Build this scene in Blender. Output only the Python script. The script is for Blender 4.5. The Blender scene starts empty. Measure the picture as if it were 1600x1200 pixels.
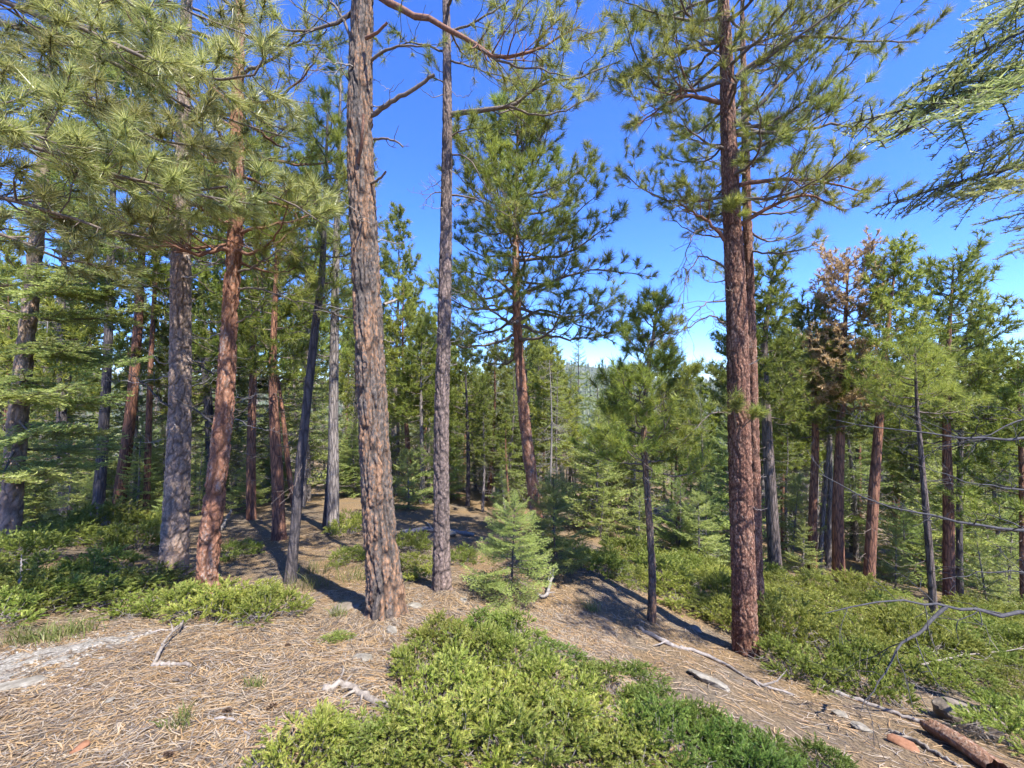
import bpy, math, random
import numpy as np
from mathutils import Vector, Matrix

# ------------------------------------------------------------------ camera, sky, sun, exposure
SC = bpy.context.scene
COL = SC.collection
F = 640.0            # focal length in pixels of a 1600 px wide frame
CZ = 1.7             # eye height
cam_d = bpy.data.cameras.new('camera')
cam_d.sensor_width = 36.0
cam_d.lens = 36.0 * F / 1600.0
cam_d.clip_start = 0.05
cam_d.clip_end = 6000
cam = bpy.data.objects.new('camera', cam_d)
COL.objects.link(cam)
cam.location = (0, 0, CZ)
cam.rotation_euler = (math.radians(90), 0, 0)
SC.camera = cam

SUN_AZ = math.radians(140)      # from +Y towards +X
SUN_EL = math.radians(58)
S = Vector((math.cos(SUN_EL) * math.sin(SUN_AZ), math.cos(SUN_EL) * math.cos(SUN_AZ), math.sin(SUN_EL)))
W = bpy.data.worlds.new('World')
SC.world = W
W.use_nodes = True
wn = W.node_tree.nodes
wl = W.node_tree.links
wn.clear()
sky = wn.new('ShaderNodeTexSky')
sky.sky_type = 'NISHITA'
sky.sun_disc = False
sky.sun_elevation = SUN_EL
sky.sun_rotation = SUN_AZ
sky.altitude = 2600
sky.air_density = 1.0
sky.dust_density = 0.0
sky.ozone_density = 10.0
bg = wn.new('ShaderNodeBackground')
bg.inputs['Strength'].default_value = 0.15
wo = wn.new('ShaderNodeOutputWorld')
hs = wn.new('ShaderNodeHueSaturation')
hs.inputs['Saturation'].default_value = 1.13
hs.inputs['Hue'].default_value = 0.513
wl.new(sky.outputs[0], hs.inputs['Color'])
wl.new(hs.outputs[0], bg.inputs[0])
wl.new(bg.outputs[0], wo.inputs[0])
sl = bpy.data.lights.new('sun', 'SUN')
sl.energy = 4.0
sl.angle = math.radians(0.53)
sl.color = (1.0, 0.96, 0.89)
so = bpy.data.objects.new('sun', sl)
COL.objects.link(so)
so.rotation_euler = S.to_track_quat('Z', 'Y').to_euler()
so.location = (6, -6, 20)
SC.view_settings.view_transform = 'Standard'
SC.view_settings.look = 'None'
SC.view_settings.exposure = 1.7
SC.view_settings.gamma = 1.0
SC.view_settings.use_curve_mapping = False
SC.render.engine = 'CYCLES'
SC.cycles.max_bounces = 8
SC.cycles.diffuse_bounces = 7
SC.cycles.glossy_bounces = 1
SC.cycles.transmission_bounces = 7
SC.cycles.caustics_reflective = False
SC.cycles.caustics_refractive = False
SC.cycles.use_adaptive_sampling = True
SC.cycles.adaptive_threshold = 0.025
SC.cycles.use_denoising = True

rng = np.random.default_rng(7)
UP = np.array([0., 0., 1.])


# ------------------------------------------------------------------ helpers
def nrm(v):
    v = np.asarray(v, float)
    return v / (np.sqrt((v * v).sum(-1, keepdims=True)) + 1e-9)


def cross(a, b):
    a, b = np.broadcast_arrays(np.asarray(a, float), np.asarray(b, float))
    a0, a1, a2 = a[..., 0], a[..., 1], a[..., 2]
    b0, b1, b2 = b[..., 0], b[..., 1], b[..., 2]
    return np.stack([a1 * b2 - a2 * b1, a2 * b0 - a0 * b2, a0 * b1 - a1 * b0], -1)


class Geo:
    def __init__(s):
        s.v = []; s.f3 = []; s.f4 = []; s.n = 0; s.att = {}; s.loc = []

    def add(s, v, f, **att):
        v = np.asarray(v, np.float32); f = np.asarray(f, np.int64)
        if len(v) == 0:
            return
        s.v.append(v)
        if len(f):
            (s.f3 if f.shape[1] == 3 else s.f4).append(f + s.n)
        for k, a in att.items():
            s.att.setdefault(k, []).append((s.n, np.asarray(a, np.float32)))
        s.n += len(v)

    def merge(s, g, M=None, off=None):
        """add another Geo, transformed by a 3x3 matrix and an offset"""
        if g.n == 0:
            return
        v = np.concatenate(g.v)
        if M is not None:
            v = v @ np.asarray(M, np.float32).T
        if off is not None:
            v = v + np.asarray(off, np.float32)
        base = s.n
        s.v.append(v.astype(np.float32))
        for f in g.f3: s.f3.append(f + base)
        for f in g.f4: s.f4.append(f + base)
        for k, l in g.att.items():
            for (o, a) in l: s.att.setdefault(k, []).append((o + base, a))
        s.n += g.n

    def mesh(s, name, mat, smooth=False):
        me = bpy.data.meshes.new(name)
        if s.n == 0:
            return me
        v = np.concatenate(s.v)
        f3 = np.concatenate(s.f3) if s.f3 else np.zeros((0, 3), np.int64)
        f4 = np.concatenate(s.f4) if s.f4 else np.zeros((0, 4), np.int64)
        me.vertices.add(len(v))
        me.vertices.foreach_set('co', v.ravel())
        loops = np.concatenate([f3.ravel(), f4.ravel()]).astype(np.int32)
        me.loops.add(len(loops))
        me.loops.foreach_set('vertex_index', loops)
        tot = np.concatenate([np.full(len(f3), 3), np.full(len(f4), 4)]).astype(np.int32)
        start = np.concatenate([[0], np.cumsum(tot)[:-1]]).astype(np.int32)
        me.polygons.add(len(tot))
        me.polygons.foreach_set('loop_start', start)
        me.polygons.foreach_set('loop_total', tot)
        if smooth:
            me.polygons.foreach_set('use_smooth', np.ones(len(tot), bool))
        for k, l in s.att.items():
            a = me.attributes.new(k, 'FLOAT', 'POINT')
            arr = np.zeros(len(v), np.float32)
            for (o, x) in l: arr[o:o + len(x)] = x
            a.data.foreach_set('value', arr)
        me.materials.append(mat)
        me.update(calc_edges=True)
        return me


def link(name, data, parent=None):
    o = bpy.data.objects.new(name, data)
    COL.objects.link(o)
    if parent is not None:
        o.parent = parent
    return o


def tag(o, label=None, cat=None, group=None, kind=None):
    if label: o['label'] = label
    if cat: o['category'] = cat
    if group: o['group'] = group
    if kind: o['kind'] = kind
    return o


def thing(name, label, cat, loc=(0, 0, 0), group=None):
    o = link(name, None)
    o.location = loc
    o.empty_display_size = 0.1
    return tag(o, label, cat, group)


def copy_tree(o, parent=None):
    c = o.copy()
    COL.objects.link(c)
    c.parent = parent
    for ch in list(o.children):
        copy_tree(ch, c)
    return c


def tube(path, rad, k=5, ref=None, tip=True):
    P = np.asarray(path, float); N = len(P)
    R = np.broadcast_to(np.asarray(rad, float), (N,))
    T = nrm(np.gradient(P, axis=0))
    if ref is None:
        m = nrm(T.mean(0))
        ref = np.array([1., 0, 0]) if abs(m[2]) > 0.7 else UP
    n1 = nrm(cross(T, ref)); n2 = cross(T, n1)
    a = np.arange(k) * 2 * math.pi / k
    V = P[:, None] + R[:, None, None] * (np.cos(a)[None, :, None] * n1[:, None] + np.sin(a)[None, :, None] * n2[:, None])
    V = V.reshape(-1, 3)
    i = np.arange(N - 1)[:, None] * k; j = np.arange(k)[None]; j2 = (j + 1) % k
    Q = np.stack([i + j, i + j2, i + k + j2, i + k + j], -1).reshape(-1, 4)
    return V, Q


def tube_cap(V, Q, k):
    """fan cap on the last ring"""
    c = V[-k:].mean(0)
    n = len(V)
    V2 = np.vstack([V, c])
    T = np.array([[n - k + j, n - k + (j + 1) % k, n] for j in range(k)])
    return V2, T


def needles(P, D, n, L, w, tmin=15, tmax=85, back=0.06, rng=rng, sag=0.08):
    P = np.repeat(np.asarray(P, float), n, 0); D = np.repeat(nrm(D), n, 0)
    m = len(P)
    r = rng.normal(size=(m, 3))
    pr = nrm(r - (r * D).sum(1, keepdims=True) * D)
    th = np.radians(rng.uniform(tmin, tmax, m))[:, None]
    d = D * np.cos(th) + pr * np.sin(th)
    d[:, 2] -= sag
    d = nrm(d)
    b = P - D * (back * rng.random((m, 1)))
    l = L * rng.uniform(.7, 1.12, (m, 1)) * np.repeat(rng.uniform(.62, 1.15, m // n), n)[:, None]
    s = nrm(cross(d, rng.normal(size=(m, 3)))) * (w / 2)
    V = np.stack([b - s, b + s, b + d * l], 1).reshape(-1, 3)
    return V, np.arange(3 * m).reshape(-1, 3)


def spl(pts, n):
    """smooth resample of a polyline (Catmull-Rom)"""
    P = np.asarray(pts, float)
    if len(P) == 2:
        t = np.linspace(0, 1, n)[:, None]
        return P[0] * (1 - t) + P[1] * t
    Q = np.vstack([2 * P[0] - P[1], P, 2 * P[-1] - P[-2]])
    seg = np.linalg.norm(np.diff(P, axis=0)[:, :3], axis=1)
    c = np.concatenate([[0], np.cumsum(seg)])
    s = np.linspace(0, c[-1], n)
    i = np.clip(np.searchsorted(c, s, 'right') - 1, 0, len(P) - 2)
    t = ((s - c[i]) / (seg[i] + 1e-9))[:, None]
    p0, p1, p2, p3 = Q[i], Q[i + 1], Q[i + 2], Q[i + 3]
    return .5 * ((2 * p1) + (-p0 + p2) * t + (2 * p0 - 5 * p1 + 4 * p2 - p3) * t ** 2 + (-p0 + 3 * p1 - 3 * p2 + p3) * t ** 3)


def at(px, py, D):
    return np.array([(px - 800) / F * D, D, CZ + (600 - py) / F * D])


def vnoise(x, y, seed=0):
    """smooth 2-D value noise, vectorised, -1..1"""
    xi = np.floor(x).astype(np.int64); yi = np.floor(y).astype(np.int64)
    fx = x - xi; fy = y - yi
    fx = fx * fx * (3 - 2 * fx); fy = fy * fy * (3 - 2 * fy)

    def h(a, b):
        n = (a * 374761393 + b * 668265263 + seed * 1442695041) & 0x7fffffff
        n = ((n ^ (n >> 13)) * 1274126177) & 0x7fffffff
        n = n ^ (n >> 16)
        return (n & 0xffff) / 32767.5 - 1
    return (h(xi, yi) * (1 - fx) + h(xi + 1, yi) * fx) * (1 - fy) + (h(xi, yi + 1) * (1 - fx) + h(xi + 1, yi + 1) * fx) * fy


# ------------------------------------------------------------------ materials
def newmat(name):
    m = bpy.data.materials.new(name)
    m.use_nodes = True
    nt = m.node_tree
    nt.nodes.clear()
    return m, nt.nodes, nt.links


def ramp(nodes, stops):
    r = nodes.new('ShaderNodeValToRGB')
    e = r.color_ramp.elements
    while len(e) < len(stops):
        e.new(0.5)
    for k, (p, c) in enumerate(stops):
        e[k].position = p
        e[k].color = (*c, 1)
    return r


def leaf_mat(name, cols, trans=0.35, rough=0.45, spec=0.35, shift=0.25, tip=None):
    m, n, l = newmat(name)
    g = n.new('ShaderNodeNewGeometry')
    st = [(i / (len(cols) - 1), c) for i, c in enumerate(cols)]
    r = ramp(n, st)
    l.new(g.outputs['Random Per Island'], r.inputs[0])
    oi = n.new('ShaderNodeObjectInfo')
    mp = n.new('ShaderNodeMapRange')
    mp.inputs['To Min'].default_value = 1 - shift
    mp.inputs['To Max'].default_value = 1 + shift
    l.new(oi.outputs['Random'], mp.inputs['Value'])
    h = n.new('ShaderNodeHueSaturation')
    l.new(mp.outputs[0], h.inputs['Value'])
    mh = n.new('ShaderNodeMapRange')
    mh.inputs['To Min'].default_value = 0.485
    mh.inputs['To Max'].default_value = 0.515
    mu = n.new('ShaderNodeMath'); mu.operation = 'FRACT'
    mm = n.new('ShaderNodeMath'); mm.operation = 'MULTIPLY'; mm.inputs[1].default_value = 7.31
    l.new(oi.outputs['Random'], mm.inputs[0]); l.new(mm.outputs[0], mu.inputs[0]); l.new(mu.outputs[0], mh.inputs['Value'])
    l.new(mh.outputs[0], h.inputs['Hue'])
    src = r.outputs[0]
    if tip:                       # fresh growth at the shoot ends
        ta = n.new('ShaderNodeAttribute'); ta.attribute_name = 'tip'
        tm = n.new('ShaderNodeMix'); tm.data_type = 'RGBA'
        l.new(ta.outputs['Fac'], tm.inputs[0]); l.new(src, tm.inputs[6]); tm.inputs[7].default_value = (*tip, 1)
        src = tm.outputs[2]
    l.new(src, h.inputs['Color'])
    p = n.new('ShaderNodeBsdfPrincipled')
    p.inputs['Roughness'].default_value = rough
    p.inputs['Specular IOR Level'].default_value = spec
    l.new(h.outputs[0], p.inputs['Base Color'])
    t = n.new('ShaderNodeBsdfTranslucent')
    l.new(h.outputs[0], t.inputs['Color'])
    mx = n.new('ShaderNodeMixShader'); mx.inputs[0].default_value = trans
    l.new(p.outputs[0], mx.inputs[1]); l.new(t.outputs[0], mx.inputs[2])
    o = n.new('ShaderNodeOutputMaterial')
    l.new(mx.outputs[0], o.inputs[0])
    return m


def bark_mat(name, furrow, plates, scale=1.0, near=True, warm=None, speck=0.5):
    """furrowed conifer bark; near trunks carry modelled plates (attributes plate, cell)"""
    m, n, l = newmat(name)
    tc = n.new('ShaderNodeTexCoord')
    mp = n.new('ShaderNodeMapping')
    mp.inputs['Scale'].default_value = (1, 1, 0.15)
    l.new(tc.outputs['Object'], mp.inputs[0])
    n1 = n.new('ShaderNodeTexNoise'); n1.inputs['Scale'].default_value = 11 * scale; n1.inputs['Detail'].default_value = 6; n1.inputs['Roughness'].default_value = .65
    l.new(mp.outputs[0], n1.inputs['Vector'])
    n2 = n.new('ShaderNodeTexNoise'); n2.inputs['Scale'].default_value = 75 * scale; n2.inputs['Detail'].default_value = 4; n2.inputs['Roughness'].default_value = .7
    mp2 = n.new('ShaderNodeMapping'); mp2.inputs['Scale'].default_value = (1, 1, 0.55)
    l.new(tc.outputs['Object'], mp2.inputs[0]); l.new(mp2.outputs[0], n2.inputs['Vector'])
    if near:
        a = n.new('ShaderNodeAttribute'); a.attribute_name = 'plate'
        c = n.new('ShaderNodeAttribute'); c.attribute_name = 'cell'
        plate = a.outputs['Fac']; cell = c.outputs['Fac']
    else:
        vo = n.new('ShaderNodeTexVoronoi'); vo.feature = 'DISTANCE_TO_EDGE'; vo.inputs['Scale'].default_value = 22 * scale
        vc = n.new('ShaderNodeTexVoronoi'); vc.inputs['Scale'].default_value = 22 * scale
        for q in (vo, vc): l.new(mp.outputs[0], q.inputs['Vector'])
        mr = n.new('ShaderNodeMapRange'); mr.inputs['From Max'].default_value = .18
        l.new(vo.outputs['Distance'], mr.inputs['Value'])
        plate = mr.outputs[0]
        sp = n.new('ShaderNodeSeparateColor'); l.new(vc.outputs['Color'], sp.inputs[0])
        cell = sp.outputs[0]
    # plate colour: cell random blended with large noise and fine flecks
    ad = n.new('ShaderNodeMath'); ad.operation = 'MULTIPLY_ADD'; ad.inputs[1].default_value = 0.22
    l.new(cell, ad.inputs[0])
    mr1 = n.new('ShaderNodeMapRange'); mr1.inputs['From Min'].default_value = .3; mr1.inputs['From Max'].default_value = .7; mr1.inputs['To Max'].default_value = .8
    l.new(n1.outputs['Fac'], mr1.inputs['Value']); l.new(mr1.outputs[0], ad.inputs[2])
    mr2 = n.new('ShaderNodeMapRange'); mr2.inputs['From Min'].default_value = .35; mr2.inputs['From Max'].default_value = .65
    mr2.inputs['To Min'].default_value = -speck / 2; mr2.inputs['To Max'].default_value = speck / 2
    l.new(n2.outputs['Fac'], mr2.inputs['Value'])
    ad2 = n.new('ShaderNodeMath'); ad2.operation = 'ADD'
    l.new(ad.outputs[0], ad2.inputs[0]); l.new(mr2.outputs[0], ad2.inputs[1])
    r = ramp(n, [(i / (len(plates) - 1), c) for i, c in enumerate(plates)])
    l.new(ad2.outputs[0], r.inputs[0])
    mx = n.new('ShaderNodeMix'); mx.data_type = 'RGBA'
    pm = n.new('ShaderNodeMapRange'); pm.inputs['To Min'].default_value = .15 if near else 0
    l.new(plate, pm.inputs['Value'])
    l.new(pm.outputs[0], mx.inputs[0])
    mx.inputs[6].default_value = (*furrow, 1)
    l.new(r.outputs[0], mx.inputs[7])
    p = n.new('ShaderNodeBsdfPrincipled')
    p.inputs['Roughness'].default_value = .85
    p.inputs['Specular IOR Level'].default_value = .25
    l.new(mx.outputs[2], p.inputs['Base Color'])
    bh = n.new('ShaderNodeMath'); bh.operation = 'MULTIPLY_ADD'; bh.inputs[1].default_value = 0.6
    l.new(plate, bh.inputs[0]); l.new(n2.outputs['Fac'], bh.inputs[2])
    b = n.new('ShaderNodeBump'); b.inputs['Strength'].default_value = .7; b.inputs['Distance'].default_value = .012 if near else .02
    l.new(bh.outputs[0], b.inputs['Height'])
    l.new(b.outputs[0], p.inputs['Normal'])
    o = n.new('ShaderNodeOutputMaterial')
    l.new(p.outputs[0], o.inputs[0])
    return m


def plain_mat(name, c1, c2, scale=20, rough=.8, bump=.3, stretch=(1, 1, 1), c3=None, dist=.01):
    m, n, l = newmat(name)
    tc = n.new('ShaderNodeTexCoord')
    mp = n.new('ShaderNodeMapping'); mp.inputs['Scale'].default_value = stretch
    l.new(tc.outputs['Object'], mp.inputs[0])
    t = n.new('ShaderNodeTexNoise'); t.inputs['Scale'].default_value = scale; t.inputs['Detail'].default_value = 8; t.inputs['Roughness'].default_value = .65
    l.new(mp.outputs[0], t.inputs['Vector'])
    st = [(.32, c1), (.68, c2)] if c3 is None else [(.3, c1), (.52, c2), (.7, c3)]
    r = ramp(n, st)
    l.new(t.outputs['Fac'], r.inputs[0])
    p = n.new('ShaderNodeBsdfPrincipled'); p.inputs['Roughness'].default_value = rough; p.inputs['Specular IOR Level'].default_value = .25
    l.new(r.outputs[0], p.inputs['Base Color'])
    b = n.new('ShaderNodeBump'); b.inputs['Strength'].default_value = bump; b.inputs['Distance'].default_value = dist
    l.new(t.outputs['Fac'], b.inputs['Height']); l.new(b.outputs[0], p.inputs['Normal'])
    o = n.new('ShaderNodeOutputMaterial'); l.new(p.outputs[0], o.inputs[0])
    return m


M = {}
M['pine'] = leaf_mat('pine_needles', [(.13, .155, .032), (.235, .265, .05), (.36, .38, .085), (.50, .48, .15)], trans=.5)
M['pine_pale'] = leaf_mat('pine_needles_pale', [(.15, .165, .05), (.275, .295, .085), (.40, .405, .13), (.56, .53, .25)], trans=.5, rough=.35, spec=.5)
M['pine_far'] = leaf_mat('pine_needles_distant', [(.14, .18, .035), (.26, .305, .055), (.40, .42, .09)], trans=.5, shift=.3)
M['fir'] = leaf_mat('fir_needles', [(.16, .20, .055), (.27, .315, .085), (.41, .43, .145)], trans=.5, shift=.3)
M['fir_young'] = leaf_mat('young_fir_needles', [(.23, .29, .075), (.345, .41, .115), (.48, .52, .18)], trans=.5, shift=.15)
M['fir_pale'] = leaf_mat('fir_needles_pale', [(.17, .20, .065), (.30, .335, .10), (.50, .50, .21)], trans=.5, shift=.1)
M['rust'] = leaf_mat('rust_needles', [(.40, .24, .125), (.52, .335, .18), (.60, .43, .26)], trans=.5, shift=.1)
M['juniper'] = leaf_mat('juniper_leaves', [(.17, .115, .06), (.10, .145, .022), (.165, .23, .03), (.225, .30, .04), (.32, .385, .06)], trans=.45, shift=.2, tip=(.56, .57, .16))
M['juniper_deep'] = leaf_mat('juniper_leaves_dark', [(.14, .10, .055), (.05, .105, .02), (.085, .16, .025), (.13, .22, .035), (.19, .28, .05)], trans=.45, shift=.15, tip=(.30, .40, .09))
M['juniper_b'] = leaf_mat('juniper_leaves_deep', [(.12, .16, .028), (.20, .25, .04), (.29, .33, .06)], trans=.5, shift=.2, tip=(.52, .53, .15))
M['grass'] = leaf_mat('grass_blades', [(.13, .18, .04), (.21, .24, .07), (.32, .29, .13)], trans=.45)
M['litter'] = leaf_mat('needle_litter', [(.10, .08, .06), (.22, .16, .10), (.39, .255, .115), (.53, .375, .18), (.51, .43, .31), (.29, .25, .205), (.13, .105, .085)], trans=.1, rough=.6)
M['twig'] = plain_mat('twig_bark', (.09, .07, .055), (.21, .165, .135), 60)
M['twig_red'] = plain_mat('reddish_branch_bark', (.12, .06, .04), (.27, .14, .09), 50)
M['dead'] = plain_mat('dead_grey_wood', (.14, .12, .105), (.32, .285, .26), 40)
M['lichen'] = plain_mat('grey_branch_with_lichen', (.032, .031, .034), (.085, .08, .083), 30)
M['drift'] = plain_mat('weathered_pale_wood', (.10, .08, .065), (.24, .205, .17), 25, stretch=(1, 1, 1), c3=(.35, .31, .265))
M['redwood'] = plain_mat('broken_red_wood', (.12, .06, .035), (.27, .15, .095), 26, c3=(.42, .33, .26), bump=1.0, dist=.03)
M['rock'] = plain_mat('limestone', (.10, .088, .07), (.21, .188, .152), 14, c3=(.33, .305, .26), bump=.7, dist=.02)
M['chalk'] = plain_mat('white_limestone', (.16, .145, .12), (.33, .305, .265), 40, c3=(.47, .445, .40), bump=.6)
M['grit'] = plain_mat('gritty_limestone', (.10, .085, .068), (.27, .245, .205), 55, c3=(.44, .41, .36), bump=1.0, dist=.02)
M['rockdark'] = plain_mat('weathered_boulder', (.085, .07, .055), (.19, .155, .12), 7, c3=(.29, .245, .195), bump=.8, dist=.03)
M['cone'] = plain_mat('pine_cone_scales', (.12, .075, .05), (.30, .20, .14), 40)
M['flake'] = plain_mat('orange_bark_flake', (.16, .07, .035), (.30, .15, .085), 30)
M['bark_hero'] = bark_mat('bark_orange_furrowed', (.028, .023, .021), [(.07, .06, .053), (.12, .10, .086), (.175, .137, .108), (.33, .175, .09), (.37, .23, .14)], speck=.6)
M['bark_grey'] = bark_mat('bark_grey_plated', (.06, .045, .04), [(.17, .128, .105), (.28, .213, .17), (.38, .28, .21), (.44, .27, .165)], speck=.9)
M['bark_red'] = bark_mat('bark_red_flaking', (.10, .05, .035), [(.15, .085, .06), (.25, .115, .07), (.34, .155, .08), (.38, .235, .165), (.36, .31, .27)], speck=.6)
M['bark_rust'] = bark_mat('bark_reddish_scaly', (.035, .02, .016), [(.095, .046, .032), (.18, .08, .05), (.26, .122, .072), (.38, .24, .165)], speck=1.4)
M['bark_far_brown'] = bark_mat('bark_distant_brown', (.05, .04, .035), [(.11, .085, .07), (.17, .13, .108), (.24, .185, .155)], near=False)
M['bark_slim'] = bark_mat('bark_brown_grey', (.045, .035, .031), [(.10, .074, .062), (.17, .127, .107), (.25, .182, .15), (.33, .24, .2)], speck=.9)
M['bark_far_grey'] = bark_mat('bark_distant_grey', (.09, .075, .07), [(.17, .145, .13), (.27, .23, .2), (.36, .3, .26)], near=False)
M['bark_far_red'] = bark_mat('bark_distant_red', (.09, .045, .035), [(.18, .09, .06), (.30, .14, .08), (.38, .2, .12)], near=False)
M['bark_far_dark'] = bark_mat('bark_distant_dark', (.045, .04, .042), [(.075, .065, .065), (.12, .10, .095), (.17, .14, .125)], near=False)


# ------------------------------------------------------------------ the lie of the land
CTRL = [(800, 1200, 1.8), (0, 1200, 1.8), (400, 1200, 1.8), (1200, 1200, 2.1), (1600, 1200, 2.5),
        (605, 970, 3.5), (690, 925, 4.2), (845, 870, 6.4), (455, 915, 4.6), (435, 850, 7), (520, 835, 7.5),
        (270, 900, 4.9), (325, 940, 4.2), (20, 850, 6), (155, 805, 9), (185, 790, 10), (232, 798, 10), (640, 802, 9.5),
        (0, 1050, 2.6), (0, 930, 4.1), (200, 1050, 2.55), (400, 1020, 2.8), (740, 805, 10), (950, 835, 9.5),
        (1165, 1032, 4.3), (1183, 975, 5.2), (1018, 975, 4.6), (1040, 1060, 3.0), (1300, 1150, 2.7), (1358, 920, 8), (1310, 914, 8.5),
        (1268, 905, 9), (1210, 890, 8), (1460, 990, 6), (1485, 945, 8), (1500, 1130, 3.6), (1590, 1060, 4.8), (900, 1000, 3.5),
        (1100, 890, 8), (1600, 930, 10), (960, 920, 5.2), (-600, 1000, 3.2), (-600, 880, 6.5), (2200, 1150, 4.2)]
cp = np.array([at(*c) for c in CTRL])
extra = np.array([[-4, -3, .3], [0, -3, .2], [4, -3, -.5], [-7, 1, .1], [7, 0, -1.4], [-11, 5, -.5], [12, 5, -3.4],
                  [-14, 14, -1.5], [0, 15, -2.0], [14, 14, -4.2], [-6, 15, -1.7], [7, 15, -3.6]])
cp = np.vstack([cp, extra])


def tps(r2):
    return np.where(r2 > 1e-9, .5 * r2 * np.log(r2 + 1e-12), 0)


_n = len(cp)
_K = tps(((cp[:, None, :2] - cp[None, :, :2]) ** 2).sum(-1)) + np.eye(_n) * .35
_P = np.hstack([np.ones((_n, 1)), cp[:, :2]])
_A = np.block([[_K, _P], [_P.T, np.zeros((3, 3))]])
_w = np.linalg.solve(_A, np.concatenate([cp[:, 2], np.zeros(3)]))


def far_z(X, Y):
    r = np.hypot(X, Y)
    az = np.arctan2(X, np.maximum(Y, 1e-6) * 1.0)
    base = -1.2 - .085 * np.clip(r, 0, 130) - .10 * np.clip(X, 0, 40)
    rise = np.clip((r - 170) / 900, 0, 1)
    crest = 30 + 26 * np.sin(az * 5 + 1.0) + 30 * np.clip(az - .6, 0, 1) + 10 * np.sin(az * 13)
    hills = rise * rise * (3 - 2 * rise) * np.maximum(crest, 8)
    return base + hills - np.clip(r - 1300, 0, 3000) * .02


def ground_z(X, Y):
    X = np.asarray(X, float); Y = np.asarray(Y, float)
    sh = X.shape
    x = X.ravel(); y = Y.ravel()
    r = np.hypot(x, y)
    near = np.empty_like(x)
    for i in range(0, len(x), 20000):
        xs = x[i:i + 20000]; ys = y[i:i + 20000]
        d2 = (xs[:, None] - cp[None, :, 0]) ** 2 + (ys[:, None] - cp[None, :, 1]) ** 2
        near[i:i + 20000] = tps(d2) @ _w[:_n] + _w[_n] + _w[_n + 1] * xs + _w[_n + 2] * ys
    t = np.clip((r - 10.5) / 10, 0, 1); t = t * t * (3 - 2 * t)
    z = near * (1 - t) + far_z(x, y) * t
    z = z + .035 * vnoise(x * 1.3, y * 1.3, 1) + .018 * vnoise(x * 3.7, y * 3.7, 2) + .008 * vnoise(x * 11, y * 11, 3)
    z = z + np.clip(r / 40 - .3, 0, 2) * .5 * vnoise(x * .15, y * .15, 5)
    return z.reshape(sh)


BUMPS = [(*at(606, 968, 3.5)[:2], .07, .42), (*at(690, 922, 4.2)[:2], .05, .3), (*at(270, 897, 4.9)[:2], .06, .4), (*at(326, 938, 4.2)[:2], .05, .35), (*at(1165, 1030, 4.3)[:2], .06, .38), (*at(846, 868, 6.4)[:2], .05, .35), (*at(435, 848, 7)[:2], .06, .4), (*at(520, 834, 7.5)[:2], .06, .4)]
_ground0 = ground_z


def ground_z(X, Y):
    z = _ground0(X, Y)
    for (bx_, by_, h_, r_) in BUMPS:
        z = z + h_ * np.exp(-((np.asarray(X) - bx_) ** 2 + (np.asarray(Y) - by_) ** 2) / (r_ * r_))
    return z


def gz(x, y):
    return float(ground_z(np.array([x]), np.array([y]))[0])


_ray = np.concatenate([np.linspace(.9, 16, 600), np.linspace(16.1, 80, 300)])


def gp(px, py):
    """where the view ray of a pixel meets the ground"""
    P = np.stack([(px - 800) / F * _ray, _ray, CZ + (600 - py) / F * _ray], 1)
    below = P[:, 2] < ground_z(P[:, 0], P[:, 1])
    i = int(np.argmax(below)) if below.any() else len(_ray) - 1
    return np.array([P[i, 0], P[i, 1], gz(P[i, 0], P[i, 1])])


def gnormal(x, y, e=.15):
    zx = (gz(x + e, y) - gz(x - e, y)) / (2 * e); zy = (gz(x, y + e) - gz(x, y - e)) / (2 * e)
    return nrm(np.array([-zx, -zy, 1.]))


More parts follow.
